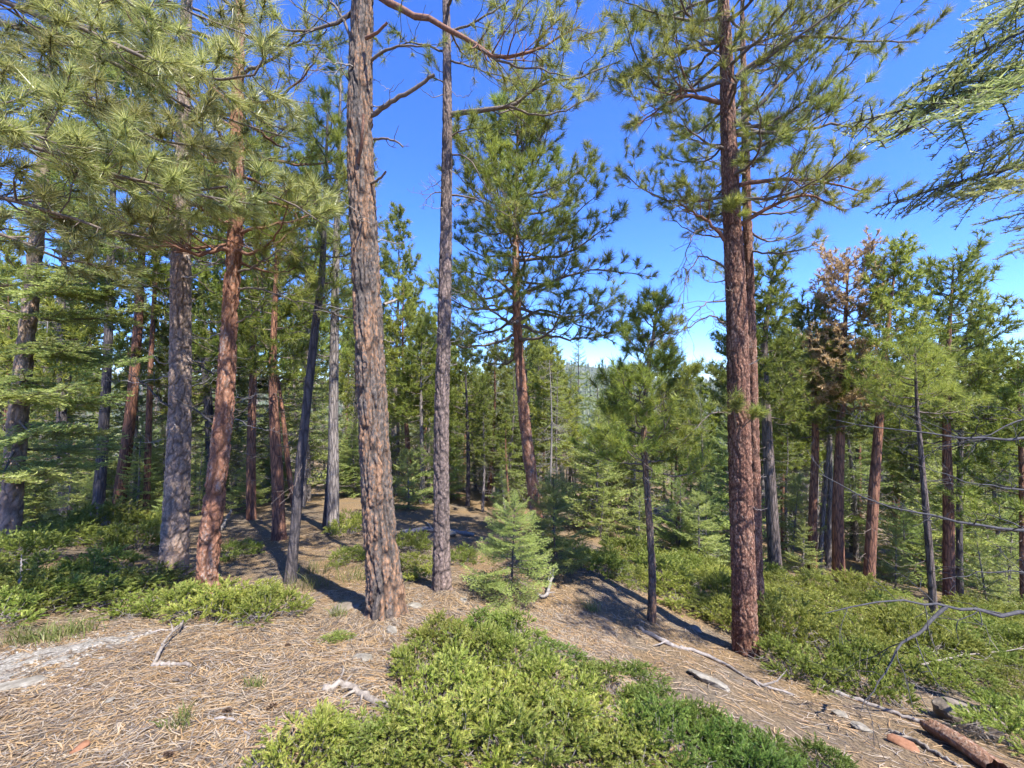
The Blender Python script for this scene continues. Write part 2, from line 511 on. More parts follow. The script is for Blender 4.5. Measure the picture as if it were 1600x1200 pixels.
def build_ground():
    a = np.radians(np.concatenate([np.linspace(-72, 72, 290), np.linspace(76, 284, 40)]))
    rr = np.concatenate([[0.02], np.geomspace(.35, 16, 170), np.geomspace(16.6, 3500, 70)])
    A, R = np.meshgrid(a, rr)
    X = R * np.sin(A); Y = R * np.cos(A)
    Z = ground_z(X, Y)
    V = np.stack([X, Y, Z], -1).reshape(-1, 3)
    na = len(a); i = np.arange(len(rr) - 1)[:, None] * na; j = np.arange(na)[None]; j2 = (j + 1) % na
    Q = np.stack([i + j, i + na + j, i + na + j2, i + j2], -1).reshape(-1, 4)[:, ::-1]
    g = Geo(); g.add(V, Q)
    m, n, l = newmat('forest_floor')
    tc = n.new('ShaderNodeTexCoord')
    big = n.new('ShaderNodeTexNoise'); big.inputs['Scale'].default_value = 1.1; big.inputs['Detail'].default_value = 5
    fine = n.new('ShaderNodeTexNoise'); fine.inputs['Scale'].default_value = 38; fine.inputs['Detail'].default_value = 7; fine.inputs['Roughness'].default_value = .75
    wav = n.new('ShaderNodeTexVoronoi'); wav.inputs['Scale'].default_value = 45
    mp = n.new('ShaderNodeMapping'); mp.inputs['Scale'].default_value = (1, .45, 1); mp.inputs['Rotation'].default_value = (0, 0, .6)
    for q in (big, fine): l.new(tc.outputs['Object'], q.inputs['Vector'])
    l.new(tc.outputs['Object'], mp.inputs[0]); l.new(mp.outputs[0], wav.inputs['Vector'])
    r1 = ramp(n, [(.25, (.06, .042, .027)), (.42, (.15, .104, .06)), (.58, (.26, .172, .085)), (.75, (.38, .285, .17))])
    r2 = ramp(n, [(.25, (.065, .05, .038)), (.45, (.13, .102, .074)), (.62, (.23, .182, .122)), (.78, (.345, .285, .205))])
    l.new(fine.outputs['Fac'], r1.inputs[0]); l.new(fine.outputs['Fac'], r2.inputs[0])
    mr = n.new('ShaderNodeMapRange'); mr.inputs['From Min'].default_value = .42; mr.inputs['From Max'].default_value = .62
    l.new(big.outputs['Fac'], mr.inputs['Value'])
    mx = n.new('ShaderNodeMix'); mx.data_type = 'RGBA'
    l.new(mr.outputs[0], mx.inputs[0]); l.new(r1.outputs[0], mx.inputs[6]); l.new(r2.outputs[0], mx.inputs[7])
    # wooded hills far away: the ground there is covered by undergrowth
    ln = n.new('ShaderNodeVectorMath'); ln.operation = 'LENGTH'
    l.new(tc.outputs['Object'], ln.inputs[0])
    mf = n.new('ShaderNodeMapRange'); mf.inputs['From Min'].default_value = 30; mf.inputs['From Max'].default_value = 110
    l.new(ln.outputs['Value'], mf.inputs['Value'])
    mx2 = n.new('ShaderNodeMix'); mx2.data_type = 'RGBA'
    l.new(mf.outputs[0], mx2.inputs[0]); l.new(mx.outputs[2], mx2.inputs[6])
    mx2.inputs[7].default_value = (.085, .095, .055, 1)
    p = n.new('ShaderNodeBsdfPrincipled'); p.inputs['Roughness'].default_value = .9; p.inputs['Specular IOR Level'].default_value = .15
    l.new(mx2.outputs[2], p.inputs['Base Color'])
    ad = n.new('ShaderNodeMath'); ad.operation = 'ADD'
    l.new(fine.outputs['Fac'], ad.inputs[0]); l.new(wav.outputs['Distance'], ad.inputs[1])
    b = n.new('ShaderNodeBump'); b.inputs['Strength'].default_value = .8; b.inputs['Distance'].default_value = .025
    l.new(ad.outputs[0], b.inputs['Height']); l.new(b.outputs[0], p.inputs['Normal'])
    o = n.new('ShaderNodeOutputMaterial'); l.new(p.outputs[0], o.inputs[0])
    ob = link('ground', g.mesh('ground', m, True))
    tag(ob, 'forest floor of brown needle litter sloping down to the right', 'ground', kind='structure')


build_ground()


# ------------------------------------------------------------------ trunks
def worley(u, v, nu, lv, seed):
    """staggered stretched cells round a trunk: returns edge distance (F2-F1) and a random per cell"""
    y = v / lv; x = u * nu
    xi = np.floor(x).astype(np.int64); yi = np.floor(y).astype(np.int64)
    f1 = np.full(x.shape, 9.); f2 = np.full(x.shape, 9.); c1 = np.zeros(x.shape)

    def h(a, b, s):
        n = (a * 73856093 ^ b * 19349663 ^ (seed * 31 + s) * 83492791) & 0x7fffffff
        n = ((n ^ (n >> 13)) * 1274126177) & 0x7fffffff
        n = n ^ (n >> 15)
        return (n & 0xffff) / 65535.
    for dx in (-1, 0, 1):
        for dy in (-1, 0, 1):
            cx = xi + dx; cy = yi + dy; cm = cx % nu
            px = cx + .15 + .7 * h(cm, cy, 1); py = cy + .05 + .9 * h(cm, cy, 2)
            d = np.hypot(px - x, py - y)
            new = d < f1
            f2 = np.where(new, f1, np.minimum(f2, d))
            c1 = np.where(new, h(cm, cy, 3), c1)
            f1 = np.where(new, d, f1)
    return f2 - f1, c1


def trunk_mesh(name, pts, mat, k=72, dv=.013, amp=.010, cw=.045, cl=.13, vis_top=None, seed=1, flare=.25, bend=.0):
    """pts: rows of (x, y, z, r). A tapering trunk with bark plates in relief."""
    pts = np.asarray(pts, float)
    top = pts[-1, 2]; lo = pts[0, 2]
    vt = min(top, vis_top if vis_top else top)
    ln = max(20, int((vt - lo) / dv))
    dense = spl(pts, 2000)
    zs = np.linspace(lo, vt, ln)
    if top > vt + .05:
        zs = np.concatenate([zs, np.linspace(vt, top, 40)[1:]])
    P = np.stack([np.interp(zs, dense[:, 2], dense[:, i]) for i in range(4)], 1)
    P[:, 2] = zs
    P[:, 3] *= .9
    R = P[:, 3]
    N = len(zs)
    hh = zs - lo
    a = np.arange(k) / k
    u, v = np.meshgrid(a, hh)
    rm = float(np.median(R[:ln]))
    nu = max(5, int(round(2 * math.pi * rm / cw)))
    wob = .35 * vnoise(u * nu * .5, v / cl * .7, seed) / nu
    e, c = worley((u + wob) % 1.0, v + .03 * vnoise(u * nu, v * 9, seed + 3), nu, cl, seed)
    e2, c2 = worley((u + wob * 2.2 + .02 * vnoise(v * 6, u * 3, seed + 12)) % 1.0, v, max(4, nu // 2), cl * 4.5, seed + 9)
    pl = np.clip((e - .06) / .32, 0, 1); pl = pl * pl * (3 - 2 * pl)
    pl2 = np.clip((e2 - .03) / .22, 0, 1)
    plate = np.clip((.45 + .55 * pl) * (.2 + .8 * pl2) * (1 + .35 * vnoise(u * nu * 2, v * 30, seed + 15)), 0, 1)
    ruf = vnoise(u * nu * 3, v * 55, seed + 5) * .5 + vnoise(u * nu * 7, v * 120, seed + 6) * .3
    disp = amp * ((pl2 - .6) * 1.3 + (pl - .5) * .35 + (c - .5) * .3 + ruf * .7)
    ang = 2 * math.pi * u
    fl = flare * np.exp(-np.clip(hh - .15, 0, 9) / .20)[:, None] * (.6 + .55 * np.cos(ang * 4 + seed) * np.cos(ang * 3 + seed * 2))
    oval = .05 * np.cos(2 * ang + seed) + .03 * np.cos(3 * ang + v * 2)
    rr = R[:, None] * (1 + fl + oval) + disp * np.clip(R / rm, .3, 1.3)[:, None]
    X = P[:, 0:1] + rr * np.cos(ang); Y = P[:, 1:2] + rr * np.sin(ang); Z = np.repeat(zs[:, None], k, 1)
    V = np.stack([X, Y, Z], -1).reshape(-1, 3)
    i = np.arange(N - 1)[:, None] * k; j = np.arange(k)[None]; j2 = (j + 1) % k
    Q = np.stack([i + j, i + j2, i + k + j2, i + k + j], -1).reshape(-1, 4)
    g = Geo()
    g.add(V, Q, plate=plate.ravel(), cell=(c * .6 + c2 * .4).ravel())
    return g.mesh(name, mat, True)


def trunk_pts(spec, D, top=None, dD=0.0):
    """spec rows (px, py, width px), base first; continued upwards to height top (above ground)"""
    out = []
    y0 = spec[0][1]
    for (px, py, w) in spec:
        d = D + dD * (y0 - py) / 600.
        p = at(px, py, d)
        cs = 1 / math.sqrt(1 + ((px - 800) / F) ** 2)
        out.append([*p, w / 2 / F * d * cs])
    out = np.array(out)
    base = out[0].copy()
    base[2] = min(base[2], gz(base[0], base[1])) - .18
    base[3] *= 1.02
    out = np.vstack([base, out]) if out[0, 2] - base[2] > .05 else out
    if top is not None:
        e = out[-1]; q = out[-3] if len(out) > 3 else out[0]
        dirv = (e[:3] - q[:3]) / (e[2] - q[2])
        h = gz(base[0], base[1]) + top
        if h > e[2] + .3:
            for t in (.35, .7, 1.0):
                z = e[2] + (h - e[2]) * t
                f = 1 - .6 * t
                out = np.vstack([out, [e[0] + dirv[0] * .5 * (z - e[2]), e[1] + dirv[1] * .5 * (z - e[2]), z, max(.012, e[3] * (1 - .93 * t))]])
    return out


def on_trunk(pts, z):
    return np.array([np.interp(z, pts[:, 2], pts[:, i]) for i in range(4)])


# ------------------------------------------------------------------ pine limbs
def pine_limb(path, r0, r1, rg, n2=9, len2=.45, t0=.3, tuft=52, nl=.14, nw=.0042, green=1.0, k=6, n3=2, upturn=.3, wig=.03, dead_lo=0.0, sub=True, seg=5):
    """a limb along path with side twigs that end in needle brushes; returns wood and needle Geo"""
    W_, N_ = Geo(), Geo()
    path = spl(path, 14)
    L = np.linalg.norm(np.diff(path, axis=0), axis=1).sum()
    path[1:-1] += rg.normal(size=(12, 3)) * wig * L * .25
    rad = r0 + (r1 - r0) * np.linspace(0, 1, 14) ** .8
    W_.add(*tube(path, rad, k))
    T = nrm(np.gradient(path, axis=0))
    tips = [(path[-1], T[-1], 1.0)]

    def twig(p, d, l, r, up):
        s = np.linspace(0, 1, seg)[:, None]
        q = p + d * l * s + UP * (up * l * s ** 2) + np.cumsum(rg.normal(size=(seg, 3)) * .05 * l, 0) * (s > 0)
        W_.add(*tube(q, np.linspace(r, max(.0018, r * .35), seg), 4 if r > .006 and seg > 3 else 3))
        return q
    for i in range(n2):
        t = t0 + (1 - t0) * (i + rg.random()) / n2
        t = min(t, .98)
        f = t * 13; a = int(f); b = min(a + 1, 13)
        p = path[a] + (path[b] - path[a]) * (f - a); tn = T[a]
        side = 1 if i % 2 else -1
        pr = nrm(cross(tn, UP)) * side
        ro = rg.uniform(-.9, 1.0)
        pr = pr * math.cos(ro) + nrm(cross(pr, tn)) * math.sin(ro) * side
        d = nrm(tn * rg.uniform(.45, .95) + pr * rg.uniform(.6, 1.0) + UP * .12)
        l = len2 * (1 - .5 * t) * rg.uniform(.55, 1.25)
        r = max(.0028, np.interp(t, [0, 1], [r0, r1]) * .45)
        q = twig(p, d, l, r, upturn * rg.uniform(.2, 1.4))
        alive = rg.random() < green and t > dead_lo
        qd = nrm(q[-1] - q[-2])
        if alive:
            tips.append((q[-1], qd, 1.0))
            if rg.random() < .4: tips.append((q[-2], qd, .7))
        for j in range(n3 if sub else 0):
            u = rg.uniform(.25, .9); a2 = min(int(u * seg), seg - 1)
            dd = nrm(qd * .7 + nrm(rg.normal(size=3)) * .75 + UP * .15)
            q2 = twig(q[a2], dd, l * rg.uniform(.25, .5), r * .55, upturn * .8)
            if alive and rg.random() < .9:
                tips.append((q2[-1], nrm(q2[-1] - q2[-2]), .9))
    if green > 0:
        P = np.array([x[0] for x in tips]); Dd = np.array([x[1] for x in tips])
        N_.add(*needles(P, Dd, tuft, nl, nw, 8, 72, .07, rg))
    return W_, N_


def limb_path(p, az, el, L, rg, droop=.12, up=.18):
    d = np.array([math.sin(az) * math.cos(el), math.cos(az) * math.cos(el), math.sin(el)])
    s = np.linspace(0, 1, 6)[:, None]
    side = nrm(cross(d, UP))
    return p + d * L * s + UP * L * (-droop * np.sin(s * math.pi * .8) + up * s ** 2.5) + side * (rg.normal() * .12 * L) * np.sin(s * math.pi)


def add_branch(root, W_, N_, origin, wmat, nmat):
    """a limb as a part of its tree, its needles a sub-part"""
    b = link('branch', W_.mesh('branch', wmat, True), root)
    if N_ is not None and N_.n:
        link('needles', N_.mesh('needles', nmat), b)
    return b


def rel(geo, o):
    geo.v = [v - np.asarray(o, np.float32) for v in geo.v]
    return geo


def pine_tree(name, label, spec, D, bark, top, limbs, rg, nmat='pine', wmat='twig', trunk_kw=None, group='standing pines', dD=0, cat='pine tree'):
    """trunk + listed limbs. limbs: callable(pts, root_add) or list of (path pts, kw)"""
    pts = trunk_pts(spec, D, top, dD)
    base = np.array([pts[0, 0], pts[0, 1], gz(pts[0, 0], pts[0, 1])])
    root = thing(name, label, cat, base, group)
    lp = pts.copy(); lp[:, :3] -= base
    kw = dict(vis_top=CZ + .98 * D - base[2] + .2)
    kw.update(trunk_kw or {})
    link('trunk', trunk_mesh('trunk', lp, M[bark], **kw), root)
    for path, pk in limbs(pts):
        m_ = pk.pop('nmat', nmat); wm = pk.pop('wmat', wmat)
        Wg, Ng = pine_limb(np.asarray(path), rg=rg, **pk)
        add_branch(root, rel(Wg, base), rel(Ng, base), base, M[wm], M[m_])
    return root, pts


def ring_limbs(pts, z0, z1, n, lens, rg, el=(.1, .6), az0=None, r=.016, dens=1.0, **kw):
    """n limbs up a trunk between two heights; lens(f) gives the length at fraction f"""
    out = []
    for i in range(n):
        f = (i + rg.random() * .8) / n
        z = z0 + (z1 - z0) * f
        p = on_trunk(pts, z)
        az = rg.uniform(-math.pi, math.pi) if az0 is None else az0 + rg.normal() * .5
        if az0 is None: az = i * 2.39996 + rg.normal() * .35
        L = lens(f) * rg.uniform(.7, 1.15)
        e = el[0] + (el[1] - el[0]) * f + rg.normal() * .1
        k2 = dict(r0=r * (.6 + .6 * L), r1=.004, n2=int(max(4, 9 * L * dens)), len2=.42 * L ** .6, t0=.22)
        k2.update(kw)
        out.append((limb_path(p[:3], az, e, L, rg), k2))
    return out


TREES = []     # (pixel x at eye level, short name) used for describing neighbours


def px_path(rows):
    return [at(*r) for r in rows]


def dead_stubs(pts, n, z0, z1, rg, L=(.15, .5), r=.008, wmat='dead'):
    out = []
    for i in range(n):
        z = rg.uniform(z0, z1); p = on_trunk(pts, z)
        az = rg.uniform(-math.pi, math.pi)
        l = rg.uniform(*L)
        out.append((limb_path(p[:3], az, rg.uniform(-.5, .35), l, rg, .15, rg.uniform(-.2, .3)),
                    dict(r0=r * rg.uniform(.6, 1.3), r1=.002, n2=int(rg.integers(1, 5)), len2=l * .5, t0=.35, green=0, n3=1, wig=.08, wmat=wmat, k=5)))
    return out


R_ = np.random.default_rng

# big furrowed pine, centre left
rg = R_(10)
def limbs_hero(pts):
    o = []
    # the long living limb that sweeps right across the slim trunk
    o.append((px_path([(585, -12, 3.5), (625, 14, 3.45), (655, 27, 3.4), (692, 36, 3.35), (735, 66, 3.35), (790, 92, 3.3), (850, 70, 3.3), (905, 42, 3.3)]),
              dict(r0=.034, r1=.006, n2=15, len2=.62, t0=.5, tuft=46, nl=.12, n3=3, wig=.015, wmat='twig_red', k=8)))
    o.append((px_path([(735, 66, 3.35), (790, 100, 3.3), (845, 108, 3.25), (880, 118, 3.2)]), dict(r0=.014, r1=.004, n2=9, len2=.4, t0=.2, tuft=46, nl=.12)))
    o.append((px_path([(580, 180, 3.5), (612, 160, 3.45), (645, 140, 3.4), (679, 117, 3.35)]), dict(r0=.022, r1=.013, n2=2, len2=.12, t0=.6, green=0, n3=0, wig=.03, k=8, wmat='twig')))
    o.append((px_path([(580, 95, 3.5), (603, 80, 3.45), (630, 72, 3.4), (668, 72, 3.4)]), dict(r0=.014, r1=.006, n2=5, len2=.4, t0=.3, green=.8, tuft=36, nl=.09, n3=1)))
    o.append((px_path([(584, 218, 3.5), (605, 217, 3.45), (622, 222, 3.4), (630, 230, 3.4)]), dict(r0=.011, r1=.007, n2=3, len2=.2, t0=.3, green=0, n3=1)))
    o.append((px_path([(575, 290, 3.48), (592, 280, 3.4), (603, 268, 3.35)]), dict(r0=.012, r1=.009, n2=1, len2=.05, green=0, n3=0)))
    o.append((px_path([(548, 60, 3.5), (530, 20, 3.5), (500, -20, 3.5)]), dict(r0=.016, r1=.008, n2=5, len2=.5, t0=.2, tuft=50)))
    o.append((px_path([(550, 20, 3.5), (515, 40, 3.5), (470, 48, 3.5), (440, 45, 3.5)]), dict(r0=.02, r1=.006, n2=7, len2=.5, t0=.3, tuft=50, nl=.13, green=.6)))
    o.append((px_path([(552, 135, 3.5), (535, 110, 3.5), (524, 75, 3.5), (521, 60, 3.5)]), dict(r0=.008, r1=.003, n2=3, len2=.15, green=0)))
    o.append((px_path([(600, 476, 3.6), (612, 471, 3.75), (620, 468, 3.8)]), dict(r0=.014, r1=.012, n2=0, green=0, wmat='drift')))
    o.append((px_path([(560, 255, 3.4), (566, 215, 3.3), (568, 178, 3.28)]), dict(r0=.016, r1=.01, n2=0, green=0, wmat='twig_red')))
    o.append((px_path([(572, 60, 3.38), (588, 52, 3.3), (605, 35, 3.25)]), dict(r0=.016, r1=.01, n2=0, green=0, wmat='twig_red')))
    o += dead_stubs(pts, 12, 2.0, 4.6, rg)
    o += ring_limbs(pts, 5.8, 8.2, 8, lambda f: 1.3 - f, rg, tuft=14, nw=.008, seg=3)
    return o
hero, hero_pts = pine_tree('pine_tree', 'tall pine with thick grey bark streaked orange, leaning, beside the slim grey-brown trunk',
          [(606, 968, 62), (601, 900, 56), (592, 800, 52), (583, 650, 49), (575, 500, 47), (568, 350, 45), (563, 200, 42), (564, 80, 38), (566, 0, 35)],
          3.5, 'bark_hero', 8.6, limbs_hero, rg, trunk_kw=dict(k=104, dv=.013, amp=.0145, cw=.024, cl=.095, seed=4, flare=.38))
TREES.append((588, 'furrowed trunk'))

# slim trunk to its right
rg = R_(11)
def limbs_slim(pts):
    o = []
    o.append((px_path([(703, 180, 4.2), (745, 172, 4.15), (795, 166, 4.1), (850, 128, 4.05), (905, 120, 4.0), (968, 96, 4.0)]),
              dict(r0=.03, r1=.005, n2=17, len2=.55, t0=.22, tuft=46, nl=.13, n3=3, wig=.015, k=7)))
    o.append((px_path([(795, 166, 4.1), (840, 180, 4.05), (890, 170, 4.0), (935, 145, 4.0)]), dict(r0=.013, r1=.004, n2=8, len2=.4, t0=.2, tuft=46, nl=.12)))
    o.append((px_path([(703, 215, 4.2), (718, 205, 4.15), (740, 200, 4.1)]), dict(r0=.011, r1=.004, n2=5, len2=.35, t0=.2, tuft=40, nl=.12, green=.7)))
    o.append((px_path([(705, 242, 4.2), (730, 245, 4.15), (750, 275, 4.1), (775, 320, 4.1)]), dict(r0=.010, r1=.003, n2=6, len2=.4, t0=.2, green=.3, tuft=40, nl=.11)))
    o.append((px_path([(706, 305, 4.2), (740, 310, 4.15), (770, 325, 4.1), (800, 340, 4.1)]), dict(r0=.011, r1=.003, n2=8, len2=.4, t0=.3, green=.5, tuft=40, nl=.11)))
    o.append((px_path([(692, 300, 4.2), (675, 303, 4.15), (660, 320, 4.1)]), dict(r0=.008, r1=.002, n2=6, len2=.3, t0=.2, green=0)))
    o.append((px_path([(695, 80, 4.2), (650, 68, 4.15), (610, 78, 4.1), (590, 88, 4.1)]), dict(r0=.012, r1=.004, n2=7, len2=.4, t0=.3, tuft=40, nl=.1, green=.7)))
    o.append((px_path([(697, 130, 4.2), (675, 120, 4.1)]), dict(r0=.010, r1=.003, n2=3, len2=.3, green=.3, tuft=40, nl=.1)))
    o.append((px_path([(700, 50, 4.2), (740, 35, 4.15), (790, 5, 4.1), (820, -25, 4.1)]), dict(r0=.014, r1=.005, n2=12, len2=.55, t0=.2, tuft=46, nl=.13)))
    o.append((px_path([(700, 95, 4.2), (740, 105, 4.0), (800, 125, 3.9)]), dict(r0=.012, r1=.004, n2=11, len2=.5, t0=.2, tuft=46, nl=.12)))
    o += ring_limbs(pts, 5.4, 6.6, 8, lambda f: 1.0 - .3 * f, rg, tuft=40, nl=.13)
    o += ring_limbs(pts, 6.6, 8.3, 6, lambda f: 1.0 - .7 * f, rg, tuft=14, nw=.008, seg=3)
    o += dead_stubs(pts, 22, 1.6, 5.2, rg, (.15, .45), .006)
    return o
slim, _ = pine_tree('pine_tree', 'slim straight grey-brown pine trunk just behind the orange-streaked furrowed trunk',
          [(690, 922, 30), (690, 860, 27), (690, 750, 25), (690, 650, 24), (694, 500, 22), (697, 350, 19), (699, 200, 16), (698, 60, 13), (697, 0, 12)],
          4.2, 'bark_slim', 8.8, limbs_slim, rg, trunk_kw=dict(k=60, dv=.014, amp=.007, cw=.026, cl=.05, seed=7, flare=.32))
TREES.append((691, 'slim brown trunk'))

# thick grey pine, left
rg = R_(12)
def limbs_grey(pts):
    o = ring_limbs(pts, 3.3, 5.2, 20, lambda f: 1.15, rg, el=(-.1, .4), tuft=44, nl=.14, dens=.9)
    o += ring_limbs(pts, 5.2, 8.2, 9, lambda f: 1.3 - f, rg, tuft=14, nw=.008, seg=3)
    o += dead_stubs(pts, 16, 1.2, 3.6, rg, (.2, .8), .009)
    o.append((px_path([(286, 384, 4.8), (250, 382, 4.6), (215, 390, 4.5), (170, 385, 4.5)]), dict(r0=.02, r1=.004, n2=14, len2=.6, t0=.1, green=.1, n3=3, tuft=40, wmat='twig')))
    o.append((px_path([(270, 640, 4.7), (250, 625, 4.6), (225, 600, 4.55), (190, 575, 4.5)]), dict(r0=.012, r1=.003, n2=7, len2=.3, t0=.3, green=0, wmat='lichen')))
    return o
grey, _ = pine_tree('pine_tree', 'thick straight grey-barked pine standing close left of the bent red trunk',
          [(270, 897, 50), (274, 840, 46), (279, 700, 40), (282, 550, 36), (283, 420, 34), (284, 330, 29), (287, 180, 24), (290, 60, 20), (292, 0, 18)],
          4.9, 'bark_grey', 9, limbs_grey, rg, trunk_kw=dict(k=64, dv=.016, amp=.009, cw=.032, cl=.05, seed=11, flare=.3))
TREES.append((279, 'thick grey trunk'))

# bent red pine
rg = R_(13)
def limbs_red(pts):
    o = ring_limbs(pts, 2.9, 4.6, 15, lambda f: 1.05, rg, el=(-.05, .4), tuft=46, nl=.14, wmat='twig_red')
    o += ring_limbs(pts, 4.6, 8, 16, lambda f: 1.3 - f, rg, tuft=14, nw=.008, seg=3)
    o.append((px_path([(368, 395, 4.2), (345, 390, 4.1), (310, 398, 4.0), (270, 385, 3.95), (215, 385, 3.9)]), dict(r0=.03, r1=.006, n2=18, len2=.6, t0=.2, green=.08, n3=3, tuft=46, nl=.14, wmat='twig_red', k=7)))
    o.append((px_path([(370, 180, 4.2), (350, 155, 4.15), (330, 135, 4.1), (310, 120, 4.0), (230, 95, 3.7)]), dict(r0=.035, r1=.008, n2=14, len2=.6, t0=.35, tuft=50, nl=.14, wmat='twig_red', k=7)))
    o.append((px_path([(365, 180, 4.2), (330, 178, 4.2), (300, 185, 4.2)]), dict(r0=.02, r1=.01, n2=3, len2=.3, green=.5, tuft=46, wmat='twig_red')))
    o.append((px_path([(376, 250, 4.2), (405, 250, 4.15), (432, 247, 4.1)]), dict(r0=.012, r1=.006, n2=3, len2=.3, green=.3, tuft=40)))
    o.append((px_path([(372, 425, 4.2), (400, 415, 4.0), (440, 390, 3.9), (462, 400, 3.9)]), dict(r0=.014, r1=.004, n2=8, len2=.4, t0=.3, green=.3, tuft=44)))
    o.append((px_path([(330, 660, 4.2), (305, 640, 4.1), (288, 632, 4.05)]), dict(r0=.014, r1=.006, n2=4, len2=.3, green=0, wmat='lichen')))
    o.append((px_path([(335, 585, 4.2), (312, 572, 4.1), (292, 565, 4.0)]), dict(r0=.009, r1=.004, n2=4, len2=.3, green=0, wmat='lichen')))
    o.append((px_path([(370, 505, 4.2), (395, 490, 4.1), (415, 470, 4.0)]), dict(r0=.009, r1=.003, n2=5, len2=.35, green=.2, tuft=36)))
    o.append((px_path([(370, 450, 4.2), (420, 455, 4.0), (460, 470, 3.9), (520, 480, 3.9)]), dict(r0=.012, r1=.003, n2=12, len2=.5, t0=.25, green=.55, tuft=46, nl=.13)))
    o += dead_stubs(pts, 12, 1.3, 3.4, rg, (.2, .7), .008)
    return o
red, _ = pine_tree('pine_tree', 'bent pine with flaking orange-red bark rising out of the juniper mat',
          [(326, 938, 40), (325, 880, 39), (333, 800, 38), (344, 700, 34), (352, 620, 32), (356, 540, 29), (363, 440, 27), (370, 330, 26), (369, 200, 23), (373, 100, 18), (376, 0, 15)],
          4.2, 'bark_red', 9, limbs_red, rg, trunk_kw=dict(k=68, dv=.015, amp=.013, cw=.036, cl=.10, seed=21, flare=.2))
TREES.append((343, 'bent red trunk'))

# pine with the full crown, centre
rg = R_(14)
def limbs_c(pts):
    z = lambda py: at(0, py, 6.4)[2]
    o = ring_limbs(pts, z(545), z(400), 15, lambda f: 1.55, rg, el=(-.12, .15), tuft=40, nl=.15, nw=.0068, nmat='pine_far', r=.02, dens=1.2, t0=.35)
    o += ring_limbs(pts, z(410), z(300), 21, lambda f: 1.25, rg, el=(.1, .45), tuft=40, nl=.15, nw=.0068, nmat='pine_far', dens=1.3)
    o += ring_limbs(pts, z(300), z(195), 22, lambda f: 1.15 - .75 * f, rg, el=(.45, .9), tuft=40, nl=.15, nw=.0068, nmat='pine_far', dens=1.4)
    o.append((px_path([(809, 462, 6.4), (850, 445, 6.2), (905, 425, 6.0), (960, 425, 5.9), (1002, 430, 5.8)]), dict(r0=.03, r1=.006, n2=17, len2=.6, t0=.15, tuft=40, nl=.15, nw=.0068, nmat='pine_far')))
    o.append((px_path([(812, 500, 6.4), (850, 485, 6.3), (900, 505, 6.2), (960, 535, 6.1)]), dict(r0=.028, r1=.005, n2=14, len2=.6, t0=.3, tuft=40, nl=.15, nw=.0068, nmat='pine_far')))
    o.append((px_path([(806, 490, 6.4), (775, 478, 6.3), (745, 485, 6.2), (722, 505, 6.1)]), dict(r0=.025, r1=.005, n2=11, len2=.6, t0=.3, green=.4, tuft=40, nl=.15, nw=.0068, nmat='pine_far')))
    o.append((px_path([(806, 460, 6.4), (780, 440, 6.3), (740, 425, 6.2), (705, 430, 6.1)]), dict(r0=.028, r1=.005, n2=12, len2=.6, t0=.25, tuft=40, nl=.15, nw=.0068, nmat='pine_far')))
    return o
cpine, _ = pine_tree('pine_tree', 'red-trunked pine with a full green crown against the blue sky',
          [(846, 868, 21), (838, 800, 20), (830, 740, 19), (818, 640, 17), (810, 540, 14), (807, 450, 12), (806, 330, 8), (808, 250, 5), (809, 178, 2)],
          6.4, 'bark_red', None, limbs_c, rg, trunk_kw=dict(k=44, dv=.025, amp=.012, cw=.05, cl=.12, seed=31, flare=.2))
TREES.append((824, 'full-crowned pine'))

# small dark pine, right of centre
rg = R_(15)
def limbs_s(pts):
    z = lambda py: at(0, py, 4.6)[2]
    o = ring_limbs(pts, z(740), z(610), 22, lambda f: .62 - .1 * f, rg, el=(.1, .5), tuft=44, nl=.115, nw=.005, nmat='pine_far', r=.013, dens=2.0)
    o += ring_limbs(pts, z(615), z(475), 18, lambda f: .48 - .3 * f, rg, el=(.4, .9), tuft=44, nl=.115, nw=.005, nmat='pine_far', r=.012, dens=2.4)
    o += dead_stubs(pts, 8, z(840), z(740), rg, (.1, .3), .005)
    return o
spine, _ = pine_tree('pine_tree', 'small pine with a thin dark bare stem and compact green crown',
          [(1018, 972, 14), (1019, 900, 12), (1015, 820, 11), (1009, 740, 10), (1006, 680, 9), (1010, 600, 8), (1020, 530, 6), (1030, 462, 3)],
          4.6, 'bark_hero', None, limbs_s, rg, trunk_kw=dict(k=40, dv=.02, amp=.006, cw=.03, cl=.07, seed=33, flare=.15))
TREES.append((1014, 'dark-stemmed pine'))

